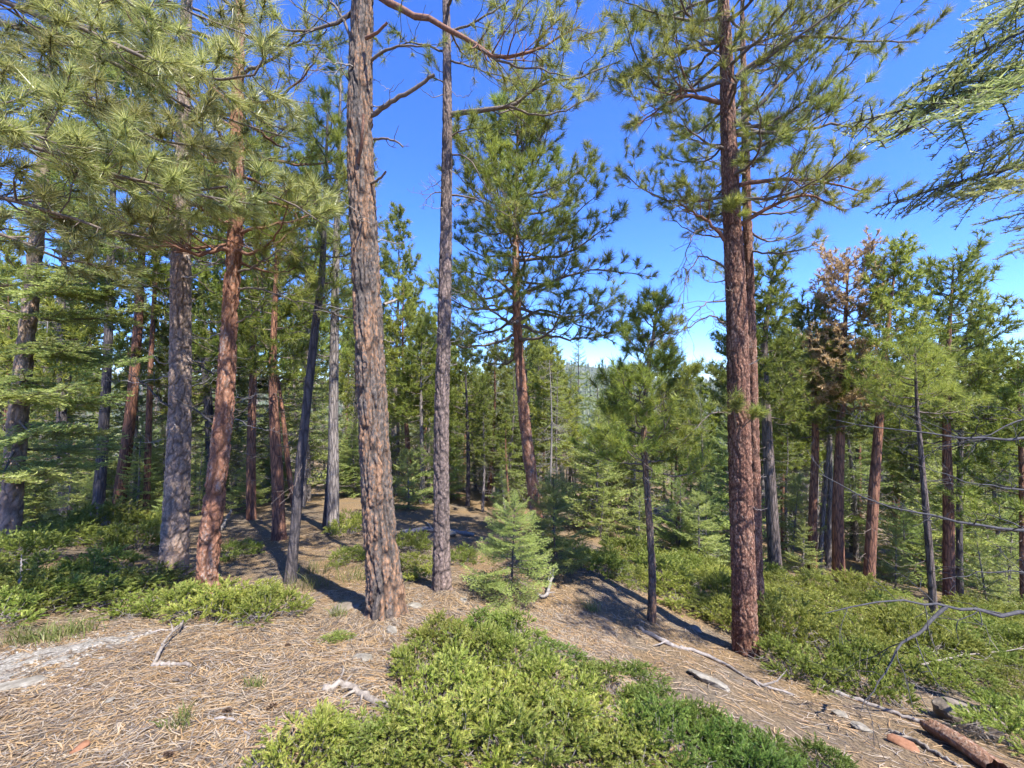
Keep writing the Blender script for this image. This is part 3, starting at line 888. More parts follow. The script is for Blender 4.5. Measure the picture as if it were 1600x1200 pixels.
# stout reddish pine, right
rg = R_(16)
def limbs_r(pts):
    z = lambda py: at(0, py, 4.3)[2]
    kw = dict(tuft=62, nl=.115, nw=.0042, n3=2)
    o = ring_limbs(pts, z(330), z(-60), 30, lambda f: .95 + .35 * f, rg, el=(.0, .35), r=.017, dens=1.35, **kw)
    o += ring_limbs(pts, z(-60), z(-400), 10, lambda f: 1.2 - .8 * f, rg, el=(.2, .7), tuft=14, nw=.008, seg=3)
    for rows in ([(1145, 200, 4.3), (1200, 150, 4.2), (1270, 85, 4.1), (1330, 30, 4.0), (1360, -10, 4.0)],
                 [(1150, 210, 4.3), (1230, 205, 4.2), (1320, 195, 4.1), (1380, 215, 4.1)],
                 [(1150, 120, 4.3), (1240, 60, 4.1), (1330, 65, 4.0), (1430, 65, 3.9)],
                 [(1155, 290, 4.3), (1220, 280, 4.2), (1290, 285, 4.1), (1360, 300, 4.0)],
                 [(1158, 350, 4.3), (1200, 325, 4.2), (1260, 305, 4.1), (1320, 330, 4.1)],
                 [(1128, 60, 4.3), (1080, 75, 4.2), (1020, 90, 4.1), (985, 130, 4.1)],
                 [(1125, 160, 4.3), (1070, 150, 4.2), (1030, 170, 4.1), (990, 200, 4.1)]):
        o.append((px_path(rows), dict(r0=.026, r1=.005, n2=16, len2=.55, t0=.2, wig=.02, wmat='twig_red' if rng.random() < .5 else 'twig', **kw)))
    o.append((px_path([(1132, 375, 4.3), (1105, 345, 4.25), (1080, 330, 4.2), (1060, 315, 4.15)]), dict(r0=.022, r1=.007, n2=9, len2=.45, t0=.35, wmat='twig_red', **kw)))
    # bare curling twigs on the shaded side
    for rows in ([(1135, 420, 4.3), (1100, 400, 4.25), (1075, 430, 4.2), (1060, 470, 4.2)],
                 [(1133, 360, 4.3), (1090, 360, 4.25), (1070, 395, 4.2), (1075, 440, 4.2)],
                 [(1136, 505, 4.3), (1110, 495, 4.25), (1075, 510, 4.2), (1030, 535, 4.1)],
                 [(1134, 470, 4.3), (1105, 472, 4.2), (1085, 490, 4.1), (1070, 515, 4.1)]):
        o.append((px_path(rows), dict(r0=.011, r1=.003, n2=9, len2=.4, t0=.2, n3=3, green=.12, wig=.05, upturn=-.4, tuft=40, nl=.1)))
    o.append((px_path([(1145, 648, 4.3), (1115, 645, 4.1), (1085, 670, 4.0), (1060, 690, 3.95)]), dict(r0=.008, r1=.003, n2=6, len2=.3, t0=.3, green=.6, tuft=50, nl=.1)))
    o.append((px_path([(1150, 668, 4.15), (1148, 640, 4.0), (1160, 625, 3.95)]), dict(r0=.006, r1=.003, n2=6, len2=.12, t0=.3, tuft=60, nl=.10)))
    o.append((px_path([(1160, 668, 4.15), (1180, 650, 4.0), (1190, 640, 3.95)]), dict(r0=.006, r1=.003, n2=5, len2=.12, t0=.3, tuft=60, nl=.10)))
    o.append((px_path([(1150, 345, 4.2), (1146, 330, 4.05), (1142, 322, 4.0)]), dict(r0=.006, r1=.003, n2=5, len2=.14, t0=.3, tuft=60, nl=.11)))
    o += dead_stubs(pts, 14, z(900), z(420), rg, (.08, .25), .006)
    return o
stout, _ = pine_tree('pine_tree', 'stout pine with scaly red-brown bark at the edge of the bare bank',
          [(1165, 1030, 46), (1163, 960, 45), (1160, 860, 43), (1156, 700, 41), (1151, 500, 38), (1144, 350, 33), (1138, 200, 28), (1135, 100, 24), (1130, 0, 20)],
          4.3, 'bark_rust', 8.6, limbs_r, rg, trunk_kw=dict(k=92, dv=.013, amp=.0065, cw=.028, cl=.05, seed=41, flare=.28))
TREES.append((1158, 'stout trunk'))

rg = R_(17)
def limbs_r2(pts):
    z = lambda py: at(0, py, 5.2)[2]
    o = ring_limbs(pts, z(420), z(150), 14, lambda f: .95, rg, el=(0, .4), tuft=40, nl=.125)
    o += ring_limbs(pts, z(150), z(-250), 14, lambda f: 1.1 - .8 * f, rg, tuft=14, nw=.008, seg=3)
    o += dead_stubs(pts, 8, z(850), z(450), rg, (.1, .4), .006)
    return o
pine_tree('pine_tree', 'narrow pine trunk half hidden behind the stout red-brown trunk',
          [(1184, 972, 26), (1181, 880, 24), (1177, 700, 22), (1172, 500, 19), (1168, 350, 16), (1164, 200, 13), (1160, 50, 9)],
          5.2, 'bark_rust', 8.5, limbs_r2, rg, trunk_kw=dict(k=36, dv=.03, amp=.008, cw=.035, cl=.065, seed=43))


# ------------------------------------------------------------------ firs
def fir_spray(L, rg, lat=.5, droop=.1, upt=.12, step=.055, nsp=.014, nl=.028, nw=.004, sub=True, bare=.12, flat=.12, wood=True, fw=(.35, .8)):
    """one flat fir bough along +x, z up"""
    W_, N_ = Geo(), Geo()
    n = 10
    s = np.linspace(0, 1, n)
    main = np.stack([s * L, rg.normal() * .06 * L * np.sin(s * 3), L * (-droop * np.sin(s * 2.4) + upt * s ** 2.5)], 1)
    W_.add(*tube(main, np.linspace(.009 * L + .003, .002, n), 4))
    segs = [(main[i], main[i + 1]) for i in range(int(n * .35), n - 1)]
    m = max(4, int(L * (1 - bare) / step))
    for i in range(m):
        for sd in (-1, 1):
            t = bare + (1 - bare) * (i + rg.uniform(.1, .9)) / m
            f = t * (n - 1); a = min(int(f), n - 2)
            p = main[a] + (main[a + 1] - main[a]) * (f - a)
            tn = nrm(main[a + 1] - main[a])
            ll = lat * L * min(1, (t - bare) / .2 + .25) * (1 - t) ** .75 * rg.uniform(.7, 1.15) + .03
            ang = rg.uniform(.75, 1.05)
            d = nrm(tn * math.cos(ang) + np.array([0, sd, 0]) * math.sin(ang) + UP * rg.normal() * flat)
            e = p + d * ll + UP * (-.10 * ll + rg.normal() * .03 * ll)
            mid = (p + e) / 2 + UP * .04 * ll
            segs += [(p, mid), (mid, e)]
            if wood: W_.add(*tube(np.stack([p, mid, e]), np.array([.003, .002, .0012]), 3))
            if sub and ll > .1:
                q = int(ll / (step * 1.1))
                for j in range(q):
                    u = (j + rg.random()) / max(q, 1) * .85 + .12
                    pp = p + (e - p) * u + UP * .04 * ll * math.sin(u * 3.1)
                    s2 = 1 if j % 2 else -1
                    d2 = nrm(d * .75 + cross(UP, d) * s2 * .7 + UP * rg.normal() * flat)
                    l2 = ll * .42 * (1 - u) * rg.uniform(.7, 1.2) + .025
                    segs.append((pp, pp + d2 * l2 - UP * .05 * l2))
    A = np.array([x[0] for x in segs]); B = np.array([x[1] for x in segs])
    ln = np.linalg.norm(B - A, axis=1)
    cnt = np.maximum(2, (ln / nsp * 2).astype(int))
    idx = np.repeat(np.arange(len(A)), cnt)
    u = rg.random(len(idx))[:, None]
    d = nrm(B - A)[idx]
    p = A[idx] + (B - A)[idx] * u
    sd = np.where(rg.random(len(idx)) < .5, -1, 1)[:, None]
    sv = nrm(cross(UP, d)) * sd
    nd = nrm(d * rg.uniform(fw[0], fw[1], (len(idx), 1)) + sv * rg.uniform(.5, 1, (len(idx), 1)) + UP * rg.uniform(-.1, .6, (len(idx), 1)))
    l = nl * rg.uniform(.7, 1.15, (len(idx), 1))
    w = nrm(cross(nd, nrm(rg.normal(size=(len(idx), 3)) + UP))) * nw / 2
    V = np.stack([p - w, p + w, p + nd * l], 1).reshape(-1, 3)
    N_.add(V, np.arange(len(V)).reshape(-1, 3))
    return W_, N_


def rot(az, el, roll=0):
    """x axis to azimuth az (from +Y to +X), raised by el"""
    d = np.array([math.sin(az) * math.cos(el), math.cos(az) * math.cos(el), math.sin(el)])
    y = nrm(cross(UP, d)); z = cross(d, y)
    c, s = math.cos(roll), math.sin(roll)
    return np.stack([d, y * c + z * s, -y * s + z * c], 1)


def bare_twigs(G, p, az, L, rg, r=.006, n=5):
    path = limb_path(p, az, rg.uniform(-.35, .25), L, rg, .15, rg.uniform(-.1, .25))
    G.add(*tube(path, np.linspace(r, .002, len(path)), 3))
    for i in range(n):
        a = rg.integers(2, 6)
        d = nrm(nrm(path[-1] - path[0]) * .6 + rg.normal(size=3) * .6)
        l = L * rg.uniform(.2, .45)
        q = np.stack([path[a], path[a] + d * l * .5 + rg.normal(size=3) * .04 * L, path[a] + d * l - UP * .08 * l])
        G.add(*tube(q, np.array([r * .5, r * .35, .0015]), 3))


def fir_parts(H, rg, Lmax=1.1, crown0=.15, r0=.07, sp=.27, nsp=.038, nl=.060, nw=.027, step=.095, dead=20, lean=0., nbr=5, el0=-.15, shape=.8, sub=True):
    T, C, B = Geo(), Geo(), Geo()
    zs = np.linspace(-.25, H, 14)
    ph = rg.uniform(0, 6)
    path = np.stack([lean * zs + .03 * np.sin(zs * 1.3 + ph), .03 * np.cos(zs * 1.1 + ph), zs], 1)
    T.add(*tube(path, np.maximum(.004, r0 * (1 - np.clip(zs, 0, H) / H) ** .85), 10))
    lib = [fir_spray(1.0, rg, step=step, nsp=nsp, nl=nl, nw=nw, sub=sub, wood=False) for _ in range(5)]
    z = H * crown0; i = 0
    while z < H - .05:
        f = (z - H * crown0) / (H * (1 - crown0))
        Lb = Lmax * ((1 - f) ** shape) * (.55 + .45 * min(1, f / .12)) + .06
        for b in range(nbr):
            if rg.random() < .1: continue
            az = i * 1.1 + b * 2 * math.pi / nbr + rg.normal() * .25
            l = Lb * rg.uniform(.65, 1.15)
            el = el0 + .75 * f ** 1.5 + rg.normal() * .1
            p = np.array([np.interp(z, zs, path[:, 0]), np.interp(z, zs, path[:, 1]), z + rg.normal() * .05])
            Wg, Ng = lib[rg.integers(5)]
            R3 = rot(az, el, rg.normal() * .2) * l
            C.merge(Ng, R3, p); B.merge(Wg, R3, p)
        z += sp * (1 - .45 * f) * rg.uniform(.75, 1.25); i += 1
    # leader tip
    C.add(*needles(np.array([[path[-1, 0], path[-1, 1], H - .02 * j] for j in range(10)]), np.tile(UP, (10, 1)), 6, nl, nw, 20, 70, .02, rg))
    for j in range(dead):
        zz = rg.uniform(.12, max(.3, crown0 + .25)) * H
        p = np.array([np.interp(zz, zs, path[:, 0]), np.interp(zz, zs, path[:, 1]), zz])
        bare_twigs(B, p, rg.uniform(0, 6.28), Lmax * rg.uniform(.4, .9), rg)
    return T, B, C


def fir_thing(name, label, loc, parts, tm, bm, cm, group=None, cat='fir tree'):
    T, B, C = parts
    o = thing(name, label, cat, loc, group)
    link('trunk', T.mesh('trunk', M[tm], True), o)
    link('boughs', B.mesh('boughs', M[bm]), o)
    link('crown', C.mesh('crown', M[cm]), o)
    return o


# large mottled fir at the left edge with flat layered boughs
rg = R_(50)
e_spec = [(14, 848, 46), (20, 760, 42), (28, 650, 38), (38, 560, 34), (50, 450, 30), (66, 280, 24), (82, 100, 19), (88, 0, 17)]
pts = trunk_pts(e_spec, 6.0, 10)
base = np.array([pts[0, 0], pts[0, 1], gz(pts[0, 0], pts[0, 1])])
root = thing('fir_tree', 'large mottled grey fir with flat layered boughs at the far left edge', 'fir tree', base, 'standing firs')
lp = pts.copy(); lp[:, :3] -= base
link('trunk', trunk_mesh('trunk', lp, M['bark_grey'], k=36, dv=.04, amp=.012, cw=.05, cl=.08, seed=51, vis_top=8), root)
lib = [fir_spray(1.0, rg, step=.05, nsp=.013, nl=.036, nw=.010) for _ in range(4)]
lib = [(w.mesh('branch', M['twig'], True), n.mesh('needles', M['fir_young'])) for w, n in lib]


def fir_branch(root, lib, p, az, el, L, roll=0):
    w, n = lib[rg.integers(len(lib))]
    b = link('branch', w, root)
    b.matrix_local = Matrix.Translation(Vector(p)) @ Matrix(rot(az, el, roll).tolist()).to_4x4() @ Matrix.Scale(L, 4)
    link('needles', n, b)


for py in (720, 700, 655, 610, 590, 545, 530, 490, 450, 440, 410, 370, 330, 290, 240, 200, 150, 90, 30, -50, -130):
    z = at(0, py, 6)[2]
    for b in range(3):
        az = rg.uniform(0, 6.28) if b > 1 else rg.uniform(.4, 2.4) + b * .3
        p = on_trunk(pts, z)[:3] - base
        fir_branch(root, lib, p, az, rg.normal() * .08 - .05, rg.uniform(.9, 1.7), rg.normal() * .15)
TREES.append((20, 'mottled fir'))

# small young firs in front of the red-trunked pine, and a few more low ones
rg = R_(51)
yf = [fir_parts(1.7, rg, Lmax=.66, crown0=.03, r0=.02, sp=.13, nsp=.022, nl=.036, nw=.013, step=.058, dead=6, nbr=5, el0=.05, shape=.6),
      fir_parts(1.3, rg, Lmax=.6, crown0=.03, r0=.018, sp=.115, nsp=.022, nl=.036, nw=.013, step=.058, dead=4, nbr=6, el0=.1, shape=.55)]
YF = []
g = gp(800, 938)
YF.append(fir_thing('young_fir', 'pale green young fir at the top of the big juniper, before the red trunk', g, yf[0], 'bark_far_dark', 'twig', 'fir_young', 'young firs'))
YF[0].scale = (.78, .78, .62)
g = gp(868, 895)
o = fir_thing('young_fir', 'darker young fir close right of the red-trunked pine foot', g, yf[1], 'bark_far_dark', 'twig', 'fir_young', 'young firs')
YF.append(o)


# the big fir outside the frame on the right whose boughs hang into view
rg = R_(52)
fx = np.array([5.3, 2.9]); fz = gz(*fx)
root = thing('fir_tree', 'fir just beyond the right edge whose pale upper boughs hang against sky', 'fir tree', (fx[0], fx[1], fz), 'standing firs')
zz = np.linspace(-.3, 7.5, 30)
tp = np.stack([.04 * np.sin(zz), .03 * np.cos(zz * .8), zz, np.maximum(.02, .14 * (1 - zz / 7.8))], 1)
link('trunk', trunk_mesh('trunk', tp, M['bark_grey'], k=24, dv=.08, amp=.01, cw=.05, cl=.08, seed=53, vis_top=9), root)
libp = [fir_spray(1.0, rg, lat=.30, step=.042, nsp=.0075, nl=.030, nw=.0046, fw=(.1, .55), droop=.02, upt=.0, flat=.3) for _ in range(4)]
libp = [(w.mesh('branch', M['lichen'], True), n.mesh('needles', M['fir_pale'])) for w, n in libp]
for (px, py, D, ex, ey, eD) in ((1680, 60, 2.6, 1380, 205, 2.2), (1700, 10, 2.5, 1430, 130, 2.4), (1660, 120, 2.7, 1330, 190, 2.5), (1640, 250, 2.8, 1375, 320, 2.6),
                                (1660, -60, 2.6, 1500, 60, 2.3), (1680, 180, 2.4, 1480, 255, 2.5), (1690, 260, 2.6, 1500, 300, 2.4), (1700, 330, 2.7, 1560, 400, 2.7)):
    a = at(px, py, D); b = at(ex, ey, eD)
    L = np.linalg.norm(b - a) * 1.05
    d = (b - a) / np.linalg.norm(b - a)
    fir_branch(root, libp, a - [fx[0], fx[1], fz], math.atan2(d[0], d[1]), math.asin(d[2]), L, rg.normal() * .35)
for i in range(9):
    z = rg.uniform(4.4, 6.6)
    p = np.array([0, 0, z]); 
    fir_branch(root, libp, p, rg.uniform(0, 6.28), -.1, (1 - (z - 3) / 5) * 1.6 + .3)
# bare lower branches reaching left across the slope
for rows, kw in (([(1720, 960, 3.0), (1600, 965, 2.9), (1480, 948, 2.8), (1400, 940, 2.7), (1290, 958, 2.7)], dict(r0=.02, r1=.003, n2=7)),
                 ([(1478, 948, 2.8), (1440, 985, 2.75), (1405, 1010, 2.7), (1375, 1060, 2.65), (1345, 1112, 2.6)], dict(r0=.014, r1=.002, n2=5)),
                 ([(1720, 690, 3.4), (1600, 685, 3.3), (1500, 682, 3.2), (1400, 672, 3.1), (1300, 655, 3.1)], dict(r0=.017, r1=.003, n2=12)),
                 ([(1720, 840, 3.2), (1600, 828, 3.1), (1500, 815, 3.0), (1400, 795, 3.0), (1280, 740, 3.0)], dict(r0=.018, r1=.003, n2=12)),
                 ([(1720, 760, 3.4), (1600, 765, 3.3), (1520, 755, 3.2), (1430, 725, 3.2)], dict(r0=.013, r1=.002, n2=10)),
                 ([(1720, 905, 3.4), (1600, 895, 3.4), (1540, 893, 3.4), (1470, 905, 3.4)], dict(r0=.012, r1=.002, n2=9)),
                 ([(1720, 640, 3.5), (1600, 655, 3.4), (1540, 680, 3.4), (1460, 700, 3.4)], dict(r0=.012, r1=.002, n2=9))):
    Wg, Ng = pine_limb(np.array(px_path(rows)), rg=rg, len2=.5, t0=.2, green=0, n3=3, wig=.022, upturn=-.15, k=6, **kw)
    add_branch(root, rel(Wg, (fx[0], fx[1], fz)), None, None, M['lichen'], None)

# near pine outside the frame on the left whose boughs fill the upper left corner
rg = R_(53)
nx = np.array([-4.7, 2.5]); nz = gz(*nx)
root = thing('pine_tree', 'near pine whose long-needled boughs fill the upper left corner', 'pine tree', (nx[0], nx[1], nz), 'standing pines')
zz = np.linspace(-.3, 7.9, 30)
tp = np.stack([.05 * np.sin(zz * .7), .03 * np.cos(zz * .8), zz, np.maximum(.02, 0.19 * (1 - zz / 8.2))], 1)
link('trunk', trunk_mesh('trunk', tp, M['bark_hero'], k=24, dv=.08, amp=.012, cw=.05, cl=.12, seed=55, vis_top=8), root)
nb = [([(-300, -60, 2.5), (-60, -20, 2.6), (140, 55, 2.7), (260, 105, 2.8), (385, 118, 2.8), (425, 70, 2.8)], 24),
      ([(-300, 60, 2.5), (-40, 95, 2.6), (100, 130, 2.7), (230, 210, 2.8), (330, 230, 2.8)], 24),
      ([(-300, 150, 2.6), (-40, 185, 2.6), (150, 262, 2.7), (280, 300, 2.8), (400, 320, 2.9)], 26),
      ([(-300, 260, 2.6), (0, 310, 2.7), (120, 345, 2.8), (240, 375, 2.9)], 22),
      ([(-200, -160, 2.6), (60, -60, 2.8), (200, 0, 2.9), (245, 70, 3.0), (330, 115, 3.0)], 20),
      ([(-300, 20, 3.0), (0, 40, 3.1), (160, 90, 3.2), (300, 170, 3.3), (450, 215, 3.4)], 24),
      ([(-300, 200, 3.2), (40, 230, 3.3), (240, 290, 3.4), (420, 300, 3.4), (505, 350, 3.4)], 26),
      ([(-300, -100, 3.2), (0, -60, 3.3), (200, -20, 3.4), (400, 60, 3.4)], 22),
      ([(-300, 330, 3.0), (-20, 360, 3.1), (80, 400, 3.2), (170, 420, 3.3)], 14),
      ([(-300, 90, 2.2), (-120, 130, 2.2), (0, 190, 2.25), (90, 225, 2.3)], 14)]
for rows, n2 in nb:
    Wg, Ng = pine_limb(np.array(px_path(rows)), .028, .006, rg, n2=int(n2 * 1.25), len2=.5, t0=.2, tuft=70, nl=.145, nw=.0048, n3=2, upturn=.2, wig=.015, k=7)
    add_branch(root, rel(Wg, (nx[0], nx[1], nz)), rel(Ng, (nx[0], nx[1], nz)), None, M['twig'], M['pine_pale'])
pp = np.column_stack([tp[:, 0] + nx[0], tp[:, 1] + nx[1], tp[:, 2] + nz, tp[:, 3]])
for path, pk in ring_limbs(pp, nz + 5.5, nz + 7.6, 6, lambda f: 1.4 - f, rg, tuft=14, nw=.008, seg=3):
    Wg, Ng = pine_limb(np.asarray(path), rg=rg, **pk)
    add_branch(root, rel(Wg, (nx[0], nx[1], nz)), rel(Ng, (nx[0], nx[1], nz)), None, M['twig'], M['pine_pale'])


# ------------------------------------------------------------------ middle distance pines with their own trunks
def crown_pine(name, label, spec, D, bark, rg, y0, y1, lens, n, nmat='pine_far', el=(.1, .8), tuft=18, nl=.15, nw=.015, dens=1.5, group='standing pines', short=None, dead=10, top=None, cat='pine tree', extra=None):
    pts = trunk_pts(spec, D, top)
    base = np.array([pts[0, 0], pts[0, 1], gz(pts[0, 0], pts[0, 1])])
    root = thing(name, label, cat, base, group)
    lp = pts.copy(); lp[:, :3] -= base
    T = Geo()
    q = spl(lp, 40)
    T.add(*tube(q[:, :3], q[:, 3] * (1 + .25 * np.exp(-np.clip(q[:, 2], 0, 9) / .15)), 14, ref=np.array([1., 0, 0])))
    link('trunk', T.mesh('trunk', M[bark], True), root)
    B, C = Geo(), Geo()
    z = lambda py: at(0, py, D)[2]
    ls = ring_limbs(pts, z(y0), z(y1), n, lens, rg, el=el, dens=dens, r=.014, tuft=tuft, nl=nl, nw=nw, n3=2, k=3, seg=2) if n else []
    ls += dead_stubs(pts, dead, pts[0, 2] + .9, z(y0) + .2, rg, (.2, .7), .006)
    for path, pk in ls:
        pk.pop('wmat', None)
        w, nn = pine_limb(np.asarray(path), rg=rg, **pk)
        B.merge(w); C.merge(nn)
    link('boughs', rel(B, base).mesh('boughs', M['twig']), root)
    if C.n: link('crown', rel(C, base).mesh('crown', M[nmat]), root)
    if short: TREES.append((spec[len(spec) // 2][0], short))
    return root


rg = R_(60)
crown_pine('pine_tree', 'dark shaded trunk leaning right behind the left juniper mat', [(153, 803, 22), (160, 700, 19), (167, 580, 16), (172, 440, 14), (178, 250, 9), (182, 120, 3)], 9, 'bark_far_dark', rg, 420, 130, lambda f: 1.3 - .8 * f, 26, short='dark leaning trunk')
crown_pine('pine_tree', 'reddish leaning trunk right beside the dark shaded trunk', [(186, 786, 23), (200, 680, 20), (212, 560, 17), (220, 430, 13), (228, 250, 8), (232, 120, 3)], 10, 'bark_far_red', rg, 440, 130, lambda f: 1.3 - .8 * f, 26)
crown_pine('pine_tree', 'very thin orange trunk left of the thick grey trunk', [(229, 796, 12), (232, 680, 11), (236, 560, 9), (243, 430, 7), (247, 300, 3)], 10, 'bark_far_red', rg, 450, 310, lambda f: .9 - .6 * f, 18, short='thin orange trunk')
crown_pine('pine_tree', 'crooked reddish trunk wrapped in grey dead twigs', [(436, 846, 22), (434, 760, 20), (430, 680, 18), (426, 580, 13), (430, 470, 9), (436, 330, 4)], 7, 'bark_far_red', rg, 590, 340, lambda f: .9 - .5 * f, 26, dead=34, short='twig-wrapped trunk')
crown_pine('pine_tree', 'slender stem leaning against the twig-wrapped crooked trunk', [(462, 812, 10), (452, 740, 9), (442, 650, 7), (432, 570, 4)], 7.2, 'bark_far_red', rg, 600, 575, lambda f: .3, 3, dead=10)
crown_pine('pine_tree', 'dark slanting thin trunk between the red and furrowed trunks', [(453, 912, 19), (460, 840, 17), (470, 720, 16), (483, 600, 14), (494, 500, 13), (503, 430, 11), (508, 300, 7), (512, 180, 3)], 4.7, 'bark_far_dark', rg, 480, 190, lambda f: .75 - .4 * f, 24, nw=.004, tuft=40, nl=.13, short='dark slanting trunk')
crown_pine('pine_tree', 'pale grey straight trunk just left of the furrowed trunk', [(520, 833, 20), (521, 740, 18), (521, 650, 16), (523, 500, 14), (527, 330, 10), (531, 180, 5), (533, 90, 2)], 7.5, 'bark_far_grey', rg, 500, 100, lambda f: 1.15 - .8 * f, 34, nw=.005, tuft=34, short='pale grey trunk')
crown_pine('pine_tree', 'thin dark stump leaning at the foot of the pale grey trunk', [(508, 820, 9), (512, 770, 8), (516, 700, 6), (519, 640, 3)], 7.8, 'bark_far_dark', rg, 650, 645, lambda f: .3, 0, dead=8)
crown_pine('pine_tree', 'green pine right of the stout red-brown trunk', [(1211, 890, 22), (1206, 800, 20), (1199, 680, 17), (1194, 560, 12), (1200, 480, 7), (1210, 408, 2)], 8, 'bark_far_brown', rg, 660, 415, lambda f: .85 - .55 * f, 44, short='slim green pine')
crown_pine('pine_tree', 'green pine with slim red stem, left of the rust-brown tree', [(1269, 904, 16), (1270, 800, 14), (1274, 680, 12), (1268, 560, 8), (1262, 470, 2)], 9, 'bark_far_red', rg, 690, 478, lambda f: .95 - .6 * f, 46)
crown_pine('pine_tree', 'dying conifer with rust-brown needles among green pines', [(1311, 914, 21), (1309, 800, 19), (1313, 680, 15), (1319, 540, 9), (1326, 402, 2)], 8.5, 'bark_far_red', rg, 640, 410, lambda f: .78 - .2 * f, 54, nmat='rust', nl=.10, tuft=11, nw=.020, dens=2.2, el=(-.1, .7), short='rust-brown tree')
crown_pine('pine_tree', 'pine with upswept green limbs right of the rust-brown tree', [(1357, 920, 20), (1366, 760, 18), (1376, 630, 14), (1386, 520, 9), (1402, 392, 2)], 8, 'bark_far_red', rg, 640, 395, lambda f: .85 - .45 * f, 44, el=(.2, 1.1), short='upswept green pine')
crown_pine('pine_tree', 'thin grey trunk with small crown in front of the rightmost pines', [(1461, 988, 15), (1452, 860, 13), (1441, 730, 10), (1432, 620, 6), (1430, 540, 2)], 6, 'bark_far_brown', rg, 650, 550, lambda f: .6 - .3 * f, 18, nw=.005, tuft=30)
crown_pine('pine_tree', 'broad pine with reddish trunk near the right edge', [(1483, 943, 21), (1482, 800, 19), (1479, 660, 14), (1482, 540, 9), (1490, 412, 2)], 8, 'bark_far_red', rg, 690, 420, lambda f: 1.25 - .75 * f, 52, el=(.05, .8), short='broad right-hand pine')
crown_pine('pine_tree', 'thinner trunk standing directly behind the broad right-edge pine', [(1500, 938, 13), (1499, 800, 11), (1502, 660, 9), (1510, 540, 6), (1520, 470, 2)], 9, 'bark_far_dark', rg, 700, 480, lambda f: .9 - .5 * f, 26)
crown_pine('pine_tree', 'pine crown at the right edge below the hanging fir boughs', [(1600, 985, 14), (1598, 860, 12), (1596, 730, 10), (1592, 640, 6), (1590, 560, 2)], 7.5, 'bark_far_red', rg, 830, 570, lambda f: 1.1 - .6 * f, 40)

# ------------------------------------------------------------------ background forest: prototypes and copies
rg = R_(70)
PROTO = {'fir': [], 'pine': [], 'snag': [], 'sapling': [], 'young': []}


def fir_proto(H, **kw):
    return [g.mesh(nm, M[mt], nm == 'trunk') for g, nm, mt in zip(fir_parts(H, rg, **kw), ('trunk', 'boughs', 'crown'), ('bark_far_grey', 'dead', 'fir'))], H


PROTO['fir'] += [fir_proto(7, Lmax=1.25, crown0=.2, r0=.085, dead=26), fir_proto(7, Lmax=1.0, crown0=.28, r0=.075, dead=34), fir_proto(7, Lmax=1.4, crown0=.1, r0=.09, dead=14, shape=.9),
                 fir_proto(7, Lmax=.9, crown0=.4, r0=.07, dead=40)]
PROTO['sapling'] += [fir_proto(2, Lmax=.75, crown0=.05, r0=.03, sp=.17, dead=4, el0=.08, shape=.6), fir_proto(2, Lmax=.6, crown0=.05, r0=.03, sp=.15, dead=6, el0=.1)]


PROTO['young'] += [fir_proto(4, Lmax=1.15, crown0=.06, r0=.05, sp=.2, dead=10, el0=.02, shape=.75), fir_proto(4, Lmax=.95, crown0=.1, r0=.05, sp=.2, dead=16, el0=0., shape=.85), fir_proto(4, Lmax=1.3, crown0=.04, r0=.05, sp=.22, dead=6, el0=.05, shape=.7)]
for pr_ in PROTO['young'] + PROTO['sapling']:
    pr_[0][2].materials[0] = M['fir_young']


def pine_proto(H, c0, wid, n, seed, bark):
    r2 = R_(seed)
    zz = np.linspace(-.3, H, 12); ph = r2.uniform(0, 6)
    pts = np.stack([.08 * np.sin(zz * .6 + ph), .08 * np.cos(zz * .5 + ph), zz, np.maximum(.008, .095 * (1 - np.clip(zz, 0, H) / H) ** .8)], 1)
    T, B, C = Geo(), Geo(), Geo()
    T.add(*tube(pts[:, :3], pts[:, 3], 10, ref=np.array([1., 0, 0])))
    for path, pk in ring_limbs(pts, H * c0, H * .99, n, lambda f: wid * (1 - .75 * f ** 1.4), r2, el=(.05, .9), dens=1.4, r=.014, tuft=20, nl=.16, nw=.018, n3=2, k=4, seg=3) + dead_stubs(pts, 26, .8, H * c0 + .5, r2, (.3, .9), .007):
        pk.pop('wmat', None)
        w, nn = pine_limb(np.asarray(path), rg=r2, **pk)
        B.merge(w); C.merge(nn)
    return [T.mesh('trunk', M[bark], True), B.mesh('boughs', M['twig']), C.mesh('crown', M['pine_far'])], H


PROTO['pine'] += [pine_proto(7, .38, 1.2, 44, 71, 'bark_far_red'), pine_proto(7, .45, 1.0, 40, 72, 'bark_far_grey'), pine_proto(7, .3, 1.35, 48, 73, 'bark_far_dark')]


def snag_proto(H, seed):
    r2 = R_(seed)
    zz = np.linspace(-.3, H, 10)
    path = np.stack([.05 * np.sin(zz), .05 * np.cos(zz), zz], 1)
    T, B = Geo(), Geo()
    T.add(*tube(path, np.linspace(.045, .008, 10), 7))
    for i in range(70):
        z = r2.uniform(.3, H * .98)
        bare_twigs(B, np.array([np.interp(z, zz, path[:, 0]), np.interp(z, zz, path[:, 1]), z]), r2.uniform(0, 6.28), (1 - .7 * z / H) * r2.uniform(.4, 1.1), r2, .006, 6)
    return [T.mesh('trunk', M['dead'], True), B.mesh('boughs', M['dead'])], H


PROTO['snag'] += [snag_proto(4.5, 81), snag_proto(4.5, 82)]

